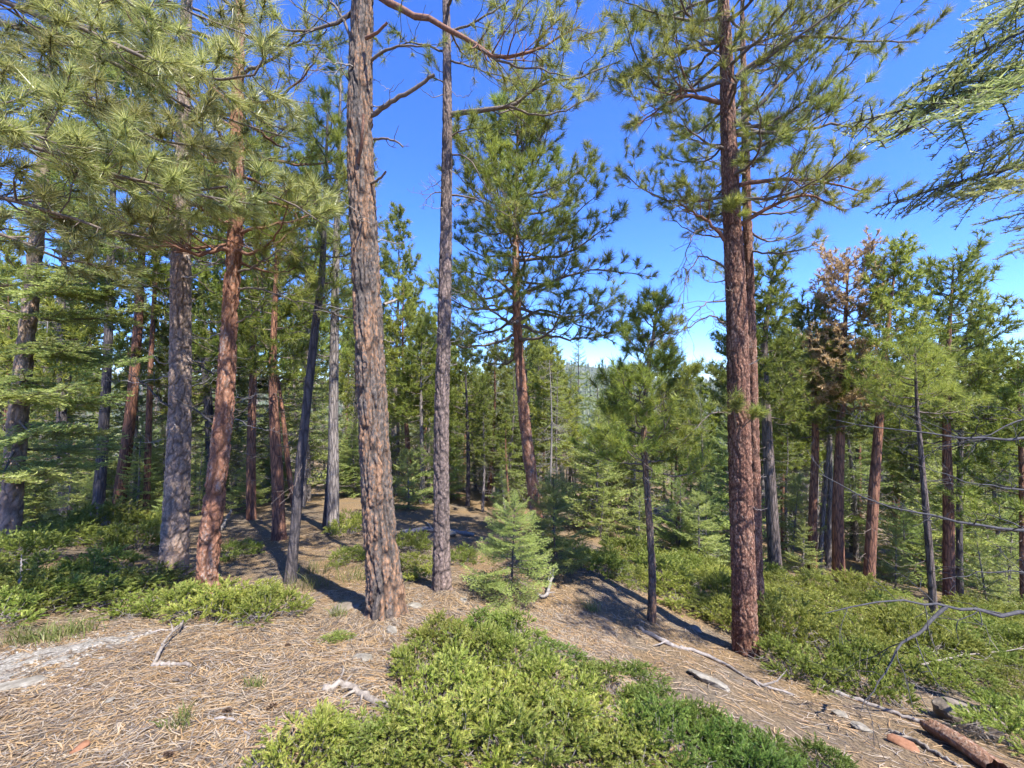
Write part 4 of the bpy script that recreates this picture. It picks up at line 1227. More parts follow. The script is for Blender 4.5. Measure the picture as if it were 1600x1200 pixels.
ENVX = [-400, 0, 150, 300, 450, 540, 620, 680, 750, 850, 900, 950, 1000, 1060, 1130, 1180, 1250, 1330, 1400, 1500, 1600, 2000]
ENVY = [330, 350, 400, 420, 410, 440, 470, 480, 500, 490, 540, 600, 575, 600, 610, 470, 500, 500, 520, 540, 570, 560]
KN = {'fir': ('fir_tree', 'fir tree', 'firs in the woods behind'), 'pine': ('pine_tree', 'pine tree', 'pines in the woods behind'),
      'snag': ('dead_tree', 'dead tree', 'bare dead trees in the woods behind'), 'sapling': ('young_fir', 'fir sapling', 'low fir saplings in the woods'),
      'young': ('fir_tree', 'fir tree', 'pale half-grown firs in the woods behind')}
placed = []
BGT = []


def place_bg(kind, px, D, top_py=None, H=None, force=False, pi=None):
    x = (px - 800) / F * D; y = D
    for (a, b, r) in placed:
        if not force and (a - x) ** 2 + (b - y) ** 2 < r * r:
            return None
    z = gz(x, y)
    if H is None:
        H = CZ + (600 - top_py) / F * D - z
    if H < .6: return None
    meshes, H0 = PROTO[kind][rg.integers(len(PROTO[kind])) if pi is None else pi]
    nm, cat, grp = KN[kind]
    o = thing(nm, 'x', cat, (x, y, z - .03), grp)
    s = H / H0
    wd = s ** .75 * rg.uniform(.85, 1.15)
    o.scale = (wd, wd, s)
    o.rotation_euler = (rg.normal() * .03, rg.normal() * .03, rg.uniform(0, 6.28))
    for m_ in meshes:
        link(m_.name.split('.')[0], m_, o)
    placed.append((x, y, .9 if kind != 'sapling' else .5))
    BGT.append([kind, px, D, H, o])
    return o


# trees one can pick out
PROTO['pole'] = [pine_proto(7, .6, .7, 22, 75, 'bark_far_dark'), pine_proto(7, .7, .6, 16, 76, 'bark_far_grey'), pine_proto(7, .55, .75, 24, 77, 'bark_far_red')]
KN['pole'] = ('pine_tree', 'pine tree', 'slender pole pines in the woods behind')
for kind, px, D, ty, pi in (('fir', 897, 20, 515, 0), ('fir', 855, 14, 478, 1), ('fir', 770, 13, 495, 0), ('fir', 742, 15, 520, 2), ('pine', 640, 12, 440, 0), ('pine', 618, 14, 330, 1),
                            ('fir', 672, 15, 470, 1), ('pine', 962, 13, 585, 2), ('pine', 1062, 12, 560, 0), ('fir', 1080, 15, 600, 1), ('pine', 960, 11.5, 600, 0), ('fir', 1240, 14, 480, 0), ('pine', 1180, 13, 430, 2),
                            ('fir', 870, 11, 560, 3), ('snag', 935, 11.5, 650, 0), ('snag', 860, 9.5, 560, 1), ('fir', 100, 11, 400, 2), ('fir', 395, 11, 430, 0), ('fir', 480, 12, 380, 2), ('fir', 320, 12, 330, 0),
                            ('pine', 400, 9, 200, 0), ('pine', 470, 10.5, 240, 1), ('pine', 100, 10, 200, 2), ('pine', 330, 11, 220, 2),
                            ('pine', 728, 11, 520, 2), ('pine', 765, 12, 540, 0), ('fir', 795, 11.5, 560, 2), ('pine', 880, 12, 545, 2), ('fir', 925, 13, 575, 2), ('pine', 985, 14, 590, 1), ('fir', 1015, 12, 600, 2), ('pine', 1100, 13, 590, 1), ('fir', 1105, 11, 615, 0),
                            ('pine', 655, 11, 500, 1), ('fir', 620, 12.5, 480, 2), ('pine', 700, 13, 500, 0), ('fir', 945, 11, 620, 0), ('fir', 755, 10.5, 600, 3), ('fir', 990, 10.5, 640, 2), ('pine', 830, 15, 500, 2), ('pine', 1230, 12, 520, 0), ('pine', 1290, 13, 520, 1), ('pine', 1440, 13, 530, 2),
                            ('pine', 1530, 11, 520, 0), ('fir', 1560, 12, 560, 1), ('fir', 1420, 12, 570, 0), ('fir', 1340, 12, 560, 2), ('fir', 1230, 11, 640, 3)):
    place_bg(kind, px, D, ty, pi=pi, force=True)
for i in range(190):
    D = rg.uniform(9.2, 14) if i < 110 else rg.uniform(14, 24); px = rg.uniform(-80, 1680)
    if 430 < px < 780 and D < 11: continue
    if D < 10 and px > 1150: continue
    place_bg('young', px, D, H=rg.uniform(1.8, 4.2))
for i in range(60):
    D = rg.uniform(9.3, 13); px = rg.uniform(-20, 780)
    if 430 < px < 780 and D < 10.8: continue
    place_bg('young', px, D, H=rg.uniform(1.2, 3.0))
for i in range(110):
    D = rg.uniform(9.5, 20); px = rg.uniform(-40, 1660)
    if 430 < px < 780 and D < 11.5: continue
    q = place_bg('pole', px, D, np.interp(px, ENVX, ENVY) + abs(rg.normal()) * 60 + 15)
    if q: q.scale = (q.scale[0] * .8, q.scale[1] * .8, q.scale[2])
for i in range(330):
    D = rg.uniform(10.5, 17) if i < 150 else rg.uniform(17, 45)
    px = rg.uniform(-100, 1700)
    kind = rg.choice(['fir', 'fir', 'fir', 'pine', 'pine', 'snag', 'snag'])
    env = np.interp(px, ENVX, ENVY)
    drop = abs(rg.normal()) * 55 + (40 if kind == 'snag' else 0)
    place_bg(kind, px, D, min(env + drop, 690))
for i in range(70):
    D = rg.uniform(8.5, 17); px = rg.uniform(-60, 1660)
    if 440 < px < 760 and D < 11: continue
    place_bg('sapling', px, D, H=rg.uniform(.7, 2.2))
for px, D, H in ((1060, 8.5, 1.7), (1000, 8.5, 1.3), (1090, 8, 1.5), (1240, 10, 2.4), (1255, 8.6, 1.2), (640, 10, 1.5), (660, 11, 1.9), (1400, 9, 1.4), (1540, 8, 1.6), (1580, 9, 2.2), (1420, 10, 2.0), (940, 9, 1.2)):
    place_bg('sapling', px, D, H=H, force=True)

# describe each by its place among the named trunks
TREES.sort()
ORD = ['first', 'second', 'third', 'fourth', 'fifth', 'sixth', 'seventh', 'eighth', 'ninth', 'tenth', 'eleventh', 'twelfth', 'thirteenth', 'fourteenth', 'fifteenth', 'sixteenth', 'seventeenth', 'eighteenth', 'nineteenth', 'twentieth'] + ['twenty-' + q for q in ('first', 'second', 'third', 'fourth', 'fifth', 'sixth', 'seventh', 'eighth', 'ninth')] + ['thirtieth'] + ['thirty-' + q for q in ('first', 'second', 'third', 'fourth', 'fifth', 'sixth', 'seventh', 'eighth', 'ninth')] + ['fortieth']
WORD = {'fir': 'background fir', 'pine': 'background pine', 'snag': 'bare grey dead tree', 'sapling': 'low fir sapling', 'young': 'pale half-grown fir', 'pole': 'slender pole pine'}


def gap_of(px):
    i = sum(1 for t in TREES if t[0] < px)
    if i == 0: return 'at left of the ' + TREES[0][1]
    if i == len(TREES): return 'at right of the ' + TREES[-1][1]
    return 'between %s and %s' % (TREES[i - 1][1], TREES[i][1])


def describe(items, word):
    """items: (px, D, object). ordinal from the left inside its gap"""
    gaps = {}
    for px, D, o in items: gaps.setdefault(gap_of(px), []).append((px, D, o))
    for gname, l in gaps.items():
        l.sort(key=lambda q: q[0])
        for k, (px, D, o) in enumerate(l):
            if len(l) == 1: o['label'] = '%s %s' % (word, gname)
            else: o['label'] = '%s %s from left %s' % (ORD[min(k, 39)], word, gname)


for kind in WORD:
    describe([(b[1], b[2], b[4]) for b in BGT if b[0] == kind], WORD[kind])

M['far'] = leaf_mat('far_wood', [(.055, .075, .04), (.09, .11, .055), (.13, .14, .075)], trans=.1, shift=0)
# far wooded hills
rg = R_(90)
g = Geo()
n = 6500
az = rg.uniform(-1.25, 1.25, n); r = np.exp(rg.uniform(math.log(60), math.log(1250), n))
X = r * np.sin(az); Y = r * np.cos(az); Z = ground_z(X, Y)
H = rg.uniform(5, 10, n) * np.clip(r / 260, .6, 1.5)
k = 5
for tier, (z0, z1, w) in enumerate(((.08, .6, .22), (.4, 1.0, .15))):
    a = np.arange(k) * 2 * math.pi / k
    ring = np.stack([X[:, None] + H[:, None] * w * np.cos(a) * rg.uniform(.7, 1.2, (n, k)), Y[:, None] + H[:, None] * w * np.sin(a) * rg.uniform(.7, 1.2, (n, k)), (Z + H * z0)[:, None] + rg.normal(size=(n, k)) * .04 * H[:, None]], -1)
    apex = np.stack([X, Y, Z + H * z1], -1)[:, None]
    V = np.concatenate([ring, apex], 1).reshape(-1, 3)
    b = np.arange(n)[:, None] * (k + 1)
    j = np.arange(k)[None]
    Tq = np.stack([b + j, b + (j + 1) % k, np.broadcast_to(b + k, (n, k))], -1).reshape(-1, 3)
    g.add(V, Tq)
tag(link('far_forest', g.mesh('far_forest', M['far'])), 'distant wooded ridge seen through gaps between the trees', 'forest', kind='stuff')

# ------------------------------------------------------------------ junipers
def juniper(R, H, rg, clumps, sprigs, leaves, ll=.018, lw=.0045, sl=.11, deadtw=10):
    G, B = Geo(), Geo()
    cs = []
    for i in range(clumps):
        a = rg.uniform(0, 6.28); r = R * math.sqrt(rg.random()) * .92
        h = H * (1 - (r / R) ** 2.2) ** .5 * rg.uniform(.25, 1.35) + .03
        cs.append(np.array([r * math.cos(a), r * math.sin(a), h]))
    P, D = [], []
    for c in cs:
        out = np.array([c[0], c[1], 0]) / R
        # a woody stem from the middle to this clump
        s = np.linspace(0, 1, 5)[:, None]
        st = np.array([c[0] * .25, c[1] * .25, -.03])
        q = st + (c - st) * s + np.array([0, 0, -1]) * .06 * np.sin(s * 3.14) + rg.normal(size=(5, 3)) * .008
        B.add(*tube(q, np.linspace(.008, .002, 5), 3))
        n = int(sprigs * rg.uniform(.6, 1.4))
        v = rg.normal(size=(n, 3)); v[:, 2] = np.abs(v[:, 2]) * .9 - .25
        v = nrm(v)
        cr = rg.uniform(.05, .13) * (R / .45) ** .4
        p = c + v * cr * np.array([1.1, 1.1, .62]) * rg.uniform(.35, 1, (n, 1))
        d = nrm(v * 1.1 + out * .6 + UP * .35 + rg.normal(size=(n, 3)) * .3)
        P.append(p); D.append(d)
    P = np.vstack(P); D = nrm(np.vstack(D))
    ok = P[:, 2] > -.02
    P = P[ok]; D = D[ok]
    n = len(P)
    L = sl * rg.uniform(.55, 1.15, n)
    idx = np.repeat(np.arange(n), leaves)
    m = len(idx)
    u = rg.random((m, 1))
    sag = -.25 * u ** 2
    b = P[idx] + D[idx] * (L[idx][:, None] * u) + UP * (sag * L[idx][:, None] * .5)
    spr = np.clip(rg.normal(size=n) * .25 + .35, 0, .9)
    rv = rg.normal(size=(m, 3)); pr = nrm(rv - (rv * D[idx]).sum(1, keepdims=True) * D[idx])
    nd = nrm(D[idx] * rg.uniform(.7, 1.2, (m, 1)) + pr * .6)
    l = ll * rg.uniform(.7, 1.2, (m, 1)) * (1.15 - .35 * u)
    w = nrm(cross(nd, rg.normal(size=(m, 3)))) * lw / 2
    V = np.stack([b - w, b + w, b + nd * l], 1).reshape(-1, 3)
    G.add(V, np.arange(3 * m).reshape(-1, 3), tip=np.repeat((spr[idx] * (.25 + .9 * u[:, 0])).clip(0, 1), 3))
    for i in range(deadtw):
        a = rg.uniform(0, 6.28); r = R * rg.uniform(.2, .9)
        bare_twigs(B, np.array([r * math.cos(a), r * math.sin(a), H * .6]), a + rg.normal() * .6, rg.uniform(.15, .4), rg, .0035, 4)
    return B, G


rg = R_(100)
JN = [juniper(.42, .24, rg, 30, 18, 46, ll=.027, lw=.0070, sl=.105, deadtw=34) for _ in range(3)]
JN = [(b.mesh('stems', M['dead']), g.mesh('leaves', M['juniper'])) for b, g in JN]
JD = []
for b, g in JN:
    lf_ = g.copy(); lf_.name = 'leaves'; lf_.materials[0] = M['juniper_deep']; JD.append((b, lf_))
JF = [juniper(.55, .30, rg, 38, 17, 26, ll=.034, lw=.012, sl=.13, deadtw=30) for _ in range(3)]
JFm = [(b.mesh('stems', M['dead']), g.mesh('leaves', M['juniper_b'])) for b, g in JF]
JUN = []


def put_juniper(px, py, s=1.0, near=True, hs=1.0, xyz=None, deep=False):
    p = gp(px, py) if xyz is None else xyz
    o = thing('juniper_bush', 'x', 'juniper bush', p - np.array([0, 0, .02]), 'low juniper bushes')
    nr = gnormal(p[0], p[1], .3)
    q = Vector(nrm(nr * .8 + UP * .2)).to_track_quat('Z', 'Y')
    o.rotation_mode = 'QUATERNION'
    from mathutils import Quaternion
    o.rotation_quaternion = q @ Quaternion((0, 0, 1), rg.uniform(0, 6.28))
    o.scale = (s * rg.uniform(.8, 1.1), s * rg.uniform(.8, 1.1), s * hs * rg.uniform(.65, 1.45))
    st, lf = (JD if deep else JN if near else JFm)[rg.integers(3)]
    link('stems', st, o); link('leaves', lf, o)
    JUN.append((px, py, o))


LM = [(40, 955, .9), (115, 940, .95), (190, 945, 1.0), (262, 960, .9), (335, 968, .75), (425, 968, .75), (380, 955, .7), (60, 915, .9), (150, 905, .9), (228, 918, .9), (300, 935, .7), (-40, 935, 1.0), (-20, 980, .8), (405, 940, .6)]
for x, y, s in LM: put_juniper(x, y, s, True, .8)
for x, y, s in ((90, 850, .9), (205, 862, .8), (160, 832, 1.), (110, 815, 1.), (235, 830, .9), (50, 800, 1.), (370, 870, .6), (545, 878, .5), (650, 885, .6), (722, 880, .5), (660, 905, .4), (545, 835, .7), (640, 862, .6), (20, 880, .9)):
    put_juniper(x, y, s, False, .9)
put_juniper(527, 1000, .28, True)
for x, y, s in ((690, 1010, .6), (760, 990, .65), (800, 1000, .6), (735, 1050, .7), (810, 1060, .7), (870, 1035, .6), (690, 1110, .7), (780, 1120, .75), (870, 1110, .75), (950, 1085, .6), (640, 1180, .7), (740, 1190, .75), (840, 1195, .75),
                (940, 1170, .7), (1030, 1120, .55), (530, 1165, .5), (470, 1195, .5), (600, 1215, .6), (1040, 1190, .65), (1120, 1180, .55), (1090, 1150, .45), (1200, 1200, .5), (1290, 1215, .45), (980, 1220, .7), (1170, 1230, .6), (650, 1060, .5), (1000, 1065, .45)):
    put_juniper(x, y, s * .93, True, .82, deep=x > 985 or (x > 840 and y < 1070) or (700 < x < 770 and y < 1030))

# the slope on the right, grown over with juniper
topx = [870, 1000, 1140, 1300, 1450, 1640]; topy = [872, 872, 885, 915, 950, 985]
botx = [870, 960, 1060, 1130, 1240, 1400, 1640]; boty = [885, 905, 945, 985, 1060, 1110, 1195]
got = []
for i in range(1400):
    px = rg.uniform(880, 1640); t = rg.random()
    a = np.interp(px, topx, topy); b = np.interp(px, botx, boty)
    py = a + (b - a) * t
    p = gp(px, py)
    sp = .50
    if p[1] > 11: continue
    if any((p[0] - q[0]) ** 2 + (p[1] - q[1]) ** 2 < sp * sp for q in got): continue
    if abs(px - 1500) < 60 and abs(py - 1125) < 40: continue
    got.append(p)
    nearb = p[1] < 4.6
    put_juniper(px, py, rg.uniform(.6, 1.0) * (1 if not nearb else 1.0), nearb, rg.uniform(.7, 1.1), xyz=p)
    if len(got) > 75: break
# labels for the bushes: by where they stand
zones = {}
for px, py, o in JUN:
    if py > 985 and 430 < px < 1320 and o.location.y < 3.4: zn = 'large foreground juniper mass at the bottom'
    elif px < 470 and py > 885: zn = 'bright juniper mat on the near left'
    elif px < 800: zn = 'low junipers on the floor among left trunks'
    else: zn = 'juniper slope on the right'
    zones.setdefault(zn, []).append((px, py, o))
for zn, l in zones.items():
    l.sort(key=lambda q: q[0])
    rows = 3 if len(l) > 20 else 2 if len(l) > 9 else 1
    ys = sorted(q[1] for q in l)
    bands = [[] for _ in range(rows)]
    for q in l:
        b = min(rows - 1, int(ys.index(q[1]) * rows / len(ys)))
        bands[b].append(q)
    nm = [['']] if rows == 1 else (['back row', 'front row'] if rows == 2 else ['back row', 'middle row', 'front row'])
    for b, bl in enumerate(bands):
        for k, q in enumerate(bl):
            w = '' if rows == 1 else ' ' + nm[b] + ' of'
            oo = ORD[min(k, 39)]
            q[2]['label'] = ('%s bush from left in%s %s' % (oo, w, zn))

# ------------------------------------------------------------------ forest-floor litter and small things
rg = R_(110)
def litter(n, xr, yr, name, label, L=.13, w=.0028, lift=.012, keep=None):
    x = rg.uniform(*xr, n); y = rg.uniform(*yr, n) if keep is None else rg.uniform(*yr, n)
    if keep is not None:
        ok = keep(x, y); x = x[ok]; y = y[ok]; n = len(x)
    a = rg.uniform(0, 2 * math.pi, n) + .8 * vnoise(x * 1.5, y * 1.5, 9)
    l = L * rg.uniform(.5, 1.15, n); bend = rg.normal(size=n) * .18
    t = np.array([-.5, 0, .5])
    px = x[:, None] + np.cos(a)[:, None] * l[:, None] * t - np.sin(a)[:, None] * (bend * l)[:, None] * (1 - 4 * t ** 2)
    py = y[:, None] + np.sin(a)[:, None] * l[:, None] * t + np.cos(a)[:, None] * (bend * l)[:, None] * (1 - 4 * t ** 2)
    pz = ground_z(px, py) + rg.uniform(.002, lift, (n, 1)) + rg.normal(size=(n, 3)) * .004
    C = np.stack([px, py, pz], -1)
    sd = np.stack([-np.sin(a), np.cos(a), np.zeros(n)], 1) * (w / 2)
    V = np.stack([C - sd[:, None], C + sd[:, None]], 2).reshape(-1, 3)   # n,3,2
    b = np.arange(n)[:, None] * 6
    g = Geo(); g.add(V, b + np.array([[0, 1, 3, 2]])); g.f3.append(b + np.array([[2, 3, 4]]))
    tag(link(name, g.mesh(name, M['litter'])), label, 'needle litter', kind='stuff')


litter(48000, (-3.8, 1.0), (1.4, 4.3), 'needle_litter', 'dry brown pine needles strewn over the near ground', L=.15, w=.0044)
litter(14000, (-6, 5.5), (2.3, 8), 'needle_litter', 'dry needles strewn over the ground between the trunks', L=.16, w=.005)

def ground_stick(name, label, rows, r0, r1, mat, cat='stick', twigs=0, lift=.0, k=7):
    """rows of (px, py) or (px, py, lift); lies on the ground"""
    P = []
    for r in rows:
        p = gp(r[0], r[1]) + np.array([0, 0, (r[2] if len(r) > 2 else 0) + r0 * .6 + lift]); P.append(p)
    P = np.array(P)
    q = spl(P, 22)
    o0 = P[0].copy(); q = q - o0
    L = np.linalg.norm(np.diff(q, axis=0), axis=1).sum()
    q[1:-1] += rg.normal(size=(20, 3)) * np.minimum(.006, .002 + r0 * .2)
    g = Geo()
    rr = np.linspace(r0, r1, 22) * (1 + .07 * rg.normal(size=22)); 
    V, Q = tube(q, np.maximum(rr, .001), k)
    g.add(V, Q)
    for ring in (np.arange(k)[::-1], np.arange(k) + 21 * k):
        g.f3.append(np.array([[ring[0], ring[j], ring[j + 1]] for j in range(1, k - 1)]))
    for i in range(twigs):
        a = int(rg.integers(4, 20))
        d = nrm(nrm(q[min(a + 1, 21)] - q[a - 1]) * .5 + rg.normal(size=3) * .6 + UP * .25)
        l = L * rg.uniform(.06, .16)
        g.add(*tube(np.stack([q[a], q[a] + d * l * .5, q[a] + d * l + rg.normal(size=3) * .02]), np.array([r0 * .5, r0 * .35, .0015]), 4))
    o = link(name, g.mesh(name, M[mat], True))
    o.location = o0
    tag(o, label, cat)


ground_stick('stick', 'crooked dark and pale stick standing angled on the near left litter', [(238, 1043), (250, 1025, .03), (262, 1010, .05), (278, 996, .05), (286, 985, .06)], .013, .007, 'drift', twigs=5)
ground_stick('stick', 'pale short stick lying at the foot of the crooked stick', [(238, 1043), (262, 1042, .01), (285, 1043, .01), (300, 1044)], .014, .010, 'drift')
ground_stick('stick', 'thin dark stick slanting across the left litter', [(118, 1072), (130, 1055), (140, 1038), (148, 1015)], .006, .003, 'dead')
ground_stick('stick', 'low dark twig lying flat in the left litter', [(122, 1080), (160, 1082), (200, 1078), (240, 1075)], .006, .003, 'dead')
ground_stick('stick', 'long thin pale stick lying below the furrowed trunk', [(530, 1070), (537, 1045), (540, 1020), (545, 1003)], .007, .005, 'drift')
ground_stick('log', 'broken bleached branch end beside the foreground juniper', [(505, 1082), (540, 1078), (565, 1090), (590, 1104), (632, 1116)], .022, .014, 'drift', cat='log', twigs=5)
ground_stick('stick', 'curved brown twig at the bottom left of the juniper', [(335, 1128), (360, 1130), (380, 1140), (388, 1160), (350, 1190)], .007, .004, 'dead')
ground_stick('stick', 'weathered root-like branch along the bank below the stout trunk', [(1000, 985), (1040, 1008), (1085, 1020), (1130, 1040), (1180, 1068), (1240, 1090)], .024, .008, 'dead', twigs=6)
ground_stick('log', 'long thin grey log lying along the bank toward the boulder', [(1280, 1075), (1340, 1098), (1400, 1118), (1460, 1140)], .022, .014, 'dead', cat='log', twigs=3)
ground_stick('log', 'pale dead branch lying on the bank above the red wood chunk', [(1390, 1145), (1430, 1160), (1470, 1185), (1500, 1200)], .016, .008, 'drift', cat='log', twigs=3)
ground_stick('stick', 'gnarled grey dead branch beside the young fir', [(838, 930), (852, 936, .02), (860, 925, .08), (866, 905, .16)], .022, .010, 'dead', twigs=6)
ground_stick('stick', 'grey dead stick lying in the left juniper mat', [(30, 955, .25), (33, 940, .34), (34, 930, .4)], .010, .004, 'dead', twigs=3)
ground_stick('stick', 'fallen grey pole behind the thick grey trunk', [(345, 830), (355, 818, .1), (362, 812, .2)], .03, .022, 'drift')
ground_stick('log', 'fallen grey log in the shade behind the slim trunk', [(628, 835), (660, 830), (700, 832), (740, 838)], .05, .035, 'dead', cat='log', twigs=4)
ground_stick('stick', 'dry grey branch spilling from the edge of the left juniper mat', [(200, 1000), (240, 990), (290, 983), (330, 978), (365, 985)], .010, .004, 'dead', twigs=8)
ground_stick('stick', 'bleached branch tangle near the lower right junipers', [(1440, 1062, .15), (1490, 1055, .2), (1560, 1045, .2), (1600, 1040, .2)], .012, .004, 'drift', twigs=8)
for i in range(26):
    px = rg.uniform(0, 700); py = rg.uniform(1000, 1190)
    a = rg.uniform(-.5, .5); l = rg.uniform(15, 50)
    ground_stick('twig', 'x', [(px, py), (px + l * .5 * math.cos(a), py + l * .5 * math.sin(a) + rg.normal() * 3), (px + l * math.cos(a), py + l * math.sin(a))], rg.uniform(.002, .005), .0015, 'dead' if i % 2 else 'drift', cat='twig', k=5)
tw = sorted([o for o in COL.objects if o.name.split('.')[0] == 'twig'], key=lambda o: o.location.x / o.location.y)
for i, o in enumerate(tw):
    o['label'] = 'small dry twig, %s from left on the near needle litter' % ORD[i]; o['group'] = 'small twigs on the litter'


def rock(name, label, px, py, s, mat, seed, sink=.3, cat='rock', p=None):
    r2 = R_(seed)
    import bmesh
    bm = bmesh.new()
    bmesh.ops.create_icosphere(bm, subdivisions=4, radius=1)
    V = np.array([v.co[:] for v in bm.verts])
    cuts = nrm(r2.normal(size=(11, 3))); off = r2.uniform(.55, .9, 11)
    for c, o_ in zip(cuts, off):
        d = V @ c
        V = V - np.maximum(d - o_, 0)[:, None] * c * .92
    V += nrm(V) * (.06 * vnoise(V[:, 0] * 3 + V[:, 2] * 2, V[:, 1] * 3 + V[:, 2], seed) + .03 * vnoise(V[:, 0] * 9 + 5 * V[:, 2], V[:, 1] * 9, seed + 1))[:, None]
    V = V * np.array(s)
    for v, c in zip(bm.verts, V): v.co = c
    me = bpy.data.meshes.new(name); bm.to_mesh(me); bm.free()
    me.materials.append(M[mat])
    for q in me.polygons: q.use_smooth = False
    o = link(name, me)
    p = gp(px, py) if p is None else p
    o.location = (p[0], p[1], p[2] + s[2] * (1 - sink * 2))
    n_ = gnormal(p[0], p[1], .2)
    o.rotation_euler = Vector(n_).to_track_quat('Z', 'Y').to_euler()
    tag(o, label, cat)
    return o


rock('boulder', 'large brown-grey boulder among junipers at the lower right', 1515, 1135, (.27, .22, .15), 'rockdark', 3, .36, 'boulder')
rock('rock', 'flat white rock at the foot of the furrowed trunk', 612, 990, (.075, .055, .022), 'rock', 5, .4)
rock('rock', 'whitish rock lying between furrowed trunk and foreground juniper', 568, 1030, (.075, .055, .025), 'rock', 6, .4)
rock('rock', 'pale rock showing right of the furrowed trunk base', 648, 950, (.075, .06, .03), 'rock', 7, .4)
rock('rock', 'pale stone above the foreground juniper near the slim trunk', 725, 940, (.06, .045, .02), 'rock', 8, .4)
rock('rock', 'broad pale rock half buried in the bank below the stout trunk', 1105, 1065, (.15, .12, .045), 'rock', 9, .42)
rock('rock', 'small pale stone on the bank right of the thin dark stem', 1088, 985, (.09, .06, .03), 'rock', 10)
rock('rock', 'small white stone in the near left litter', 172, 1100, (.028, .022, .014), 'rock', 11)
rock('rock', 'low grey rock mound left of the furrowed trunk base', 535, 955, (.17, .11, .05), 'rockdark', 12, .42)
rock('rock', 'white angular stone on the lower right bank', 1310, 1120, (.06, .04, .03), 'rock', 13)
rock('rock', 'pale rock on the bare bank near the bottom right', 1345, 1140, (.08, .05, .03), 'rock', 15)
rock('rock', 'small grey stone on the forest floor beside the pale trunk', 700, 838, (.16, .12, .08), 'rock', 16)
rock('rock', 'pale limestone slab edge near the left border', 20, 1075, (.16, .08, .02), 'rock', 17, .4)
# the patch of broken white limestone on the left
pc = gp(130, 1020)
chip = Geo()
root = thing('limestone_outcrop', 'flat outcrop of broken white limestone at the left of the litter', 'rock outcrop', pc)
gx = np.arange(-3.6, -1.75, .022); gy = np.arange(2.2, 3.6, .022)
GX, GY = np.meshgrid(gx, gy); GZ = ground_z(GX, GY)
qx = 800 + GX / GY * F; qy = 600 + (CZ - GZ) / GY * F
cc = np.interp(qx, [-60, 0, 120, 235, 260], [1068, 1045, 1015, 992, 985]); hw = np.interp(qx, [-60, 100, 240, 262], [34, 28, 9, 0])
mask = 1 - np.abs(qy - cc) / np.maximum(hw, .1) - .25 + .7 * vnoise(GX * 7, GY * 7, 31) + .8 * vnoise(GX * 17, GY * 17, 32)
GZ = GZ + .006 + .010 * np.clip(mask, -.5, 1) + .004 * vnoise(GX * 40, GY * 40, 33)
ni = GX.shape[1]
ii, jj = np.meshgrid(np.arange(GX.shape[0] - 1), np.arange(ni - 1), indexing='ij')
keep_ = ((mask[:-1, :-1] > 0) & (mask[1:, 1:] > 0)).ravel()
bq = (ii * ni + jj).ravel()[keep_]
g = Geo(); g.add(np.stack([GX, GY, GZ], -1).reshape(-1, 3) - pc, np.stack([bq, bq + 1, bq + ni + 1, bq + ni], -1))
link('rock_sheet', g.mesh('rock_sheet', M['grit'], False), root)
for i in range(290):
    px = rg.uniform(-30, 235); c = np.interp(px, [-30, 0, 120, 235], [1065, 1045, 1015, 992]); py = c + rg.normal() * (19 if px < 130 else 8)
    p = gp(px, py) - pc
    s = rg.uniform(.005, .020) * (1.5 if rg.random() < .12 else 1)
    kk = int(rg.integers(5, 8)); a = np.sort(rg.uniform(0, 6.28, kk))
    r1 = s * rg.uniform(.7, 1.2, kk)
    bot = np.stack([np.cos(a) * r1, np.sin(a) * r1 * .75, np.full(kk, -.012)], 1); topv = bot * [.85, .85, 0] + np.stack([np.zeros(kk), np.zeros(kk), .006 + rg.uniform(0, .008) + rg.normal(size=kk) * .002], 1)
    V = np.vstack([bot, topv, topv.mean(0)]) + p
    Q = np.array([[j, (j + 1) % kk, kk + (j + 1) % kk, kk + j] for j in range(kk)]); Tt = np.array([[kk + j, kk + (j + 1) % kk, 2 * kk] for j in range(kk)])
    g = Geo(); g.add(V - p, Q); g2 = Geo(); g.f3 = [Tt]
    me = g.mesh('stone', M['chalk'])
    o = link('stone', me, root); o.location = p


# reddish broken log end, bottom right
g = Geo()
a0 = gp(1462, 1150) + [0, 0, .05]; a1 = gp(1560, 1215) + [0, 0, .04]
q = spl([a0, (a0 + a1) / 2 + [0, 0, .015], a1], 26) - a0
kk = 14
V, Q = tube(q, np.full(26, .05), kk)
V = V.reshape(26, kk, 3)
cen = q[:, None]
ang = np.arange(kk)
V = cen + (V - cen) * (1 + .18 * np.cos(ang * 2.3)[None, :, None] + .09 * rg.normal(size=(1, kk, 1)) + .03 * rg.normal(size=(26, kk, 1)))
V[0] += (q[0] - q[1]) * rg.uniform(0, 5, (kk, 1))
V = V.reshape(-1, 3)
g.add(V, Q)
g.f3.append(np.array([[j, (j + 1) % kk, kk * 0 + 0] for j in range(1, kk - 1)]))
o = link('log', g.mesh('log', M['redwood'], False)); o.location = a0
tag(o, 'chunk of broken reddish and pale wood in the bottom right corner', 'log')


def flake(label, px, py, s, seed):
    r2 = R_(seed)
    kk = 9; a = np.linspace(0, 6.28, kk + 1)[:-1]
    r1 = s * r2.uniform(.7, 1.15, kk)
    b = np.stack([np.cos(a) * r1 * 1.5, np.sin(a) * r1 * .8, .004 * r2.normal(size=kk)], 1); t = b * .9 + [0, 0, .014]
    V = np.vstack([b, t, t.mean(0) + [0, 0, .004]])
    g = Geo(); g.add(V, np.array([[j, (j + 1) % kk, kk + (j + 1) % kk, kk + j] for j in range(kk)])); g.f3.append(np.array([[kk + j, kk + (j + 1) % kk, 2 * kk] for j in range(kk)]))
    o = link('bark_flake', g.mesh('bark_flake', M['flake'])); o.location = gp(px, py) + [0, 0, .015]
    o.rotation_euler = (r2.normal() * .2, r2.normal() * .2, r2.uniform(0, 3))
    tag(o, label, 'bark flake')


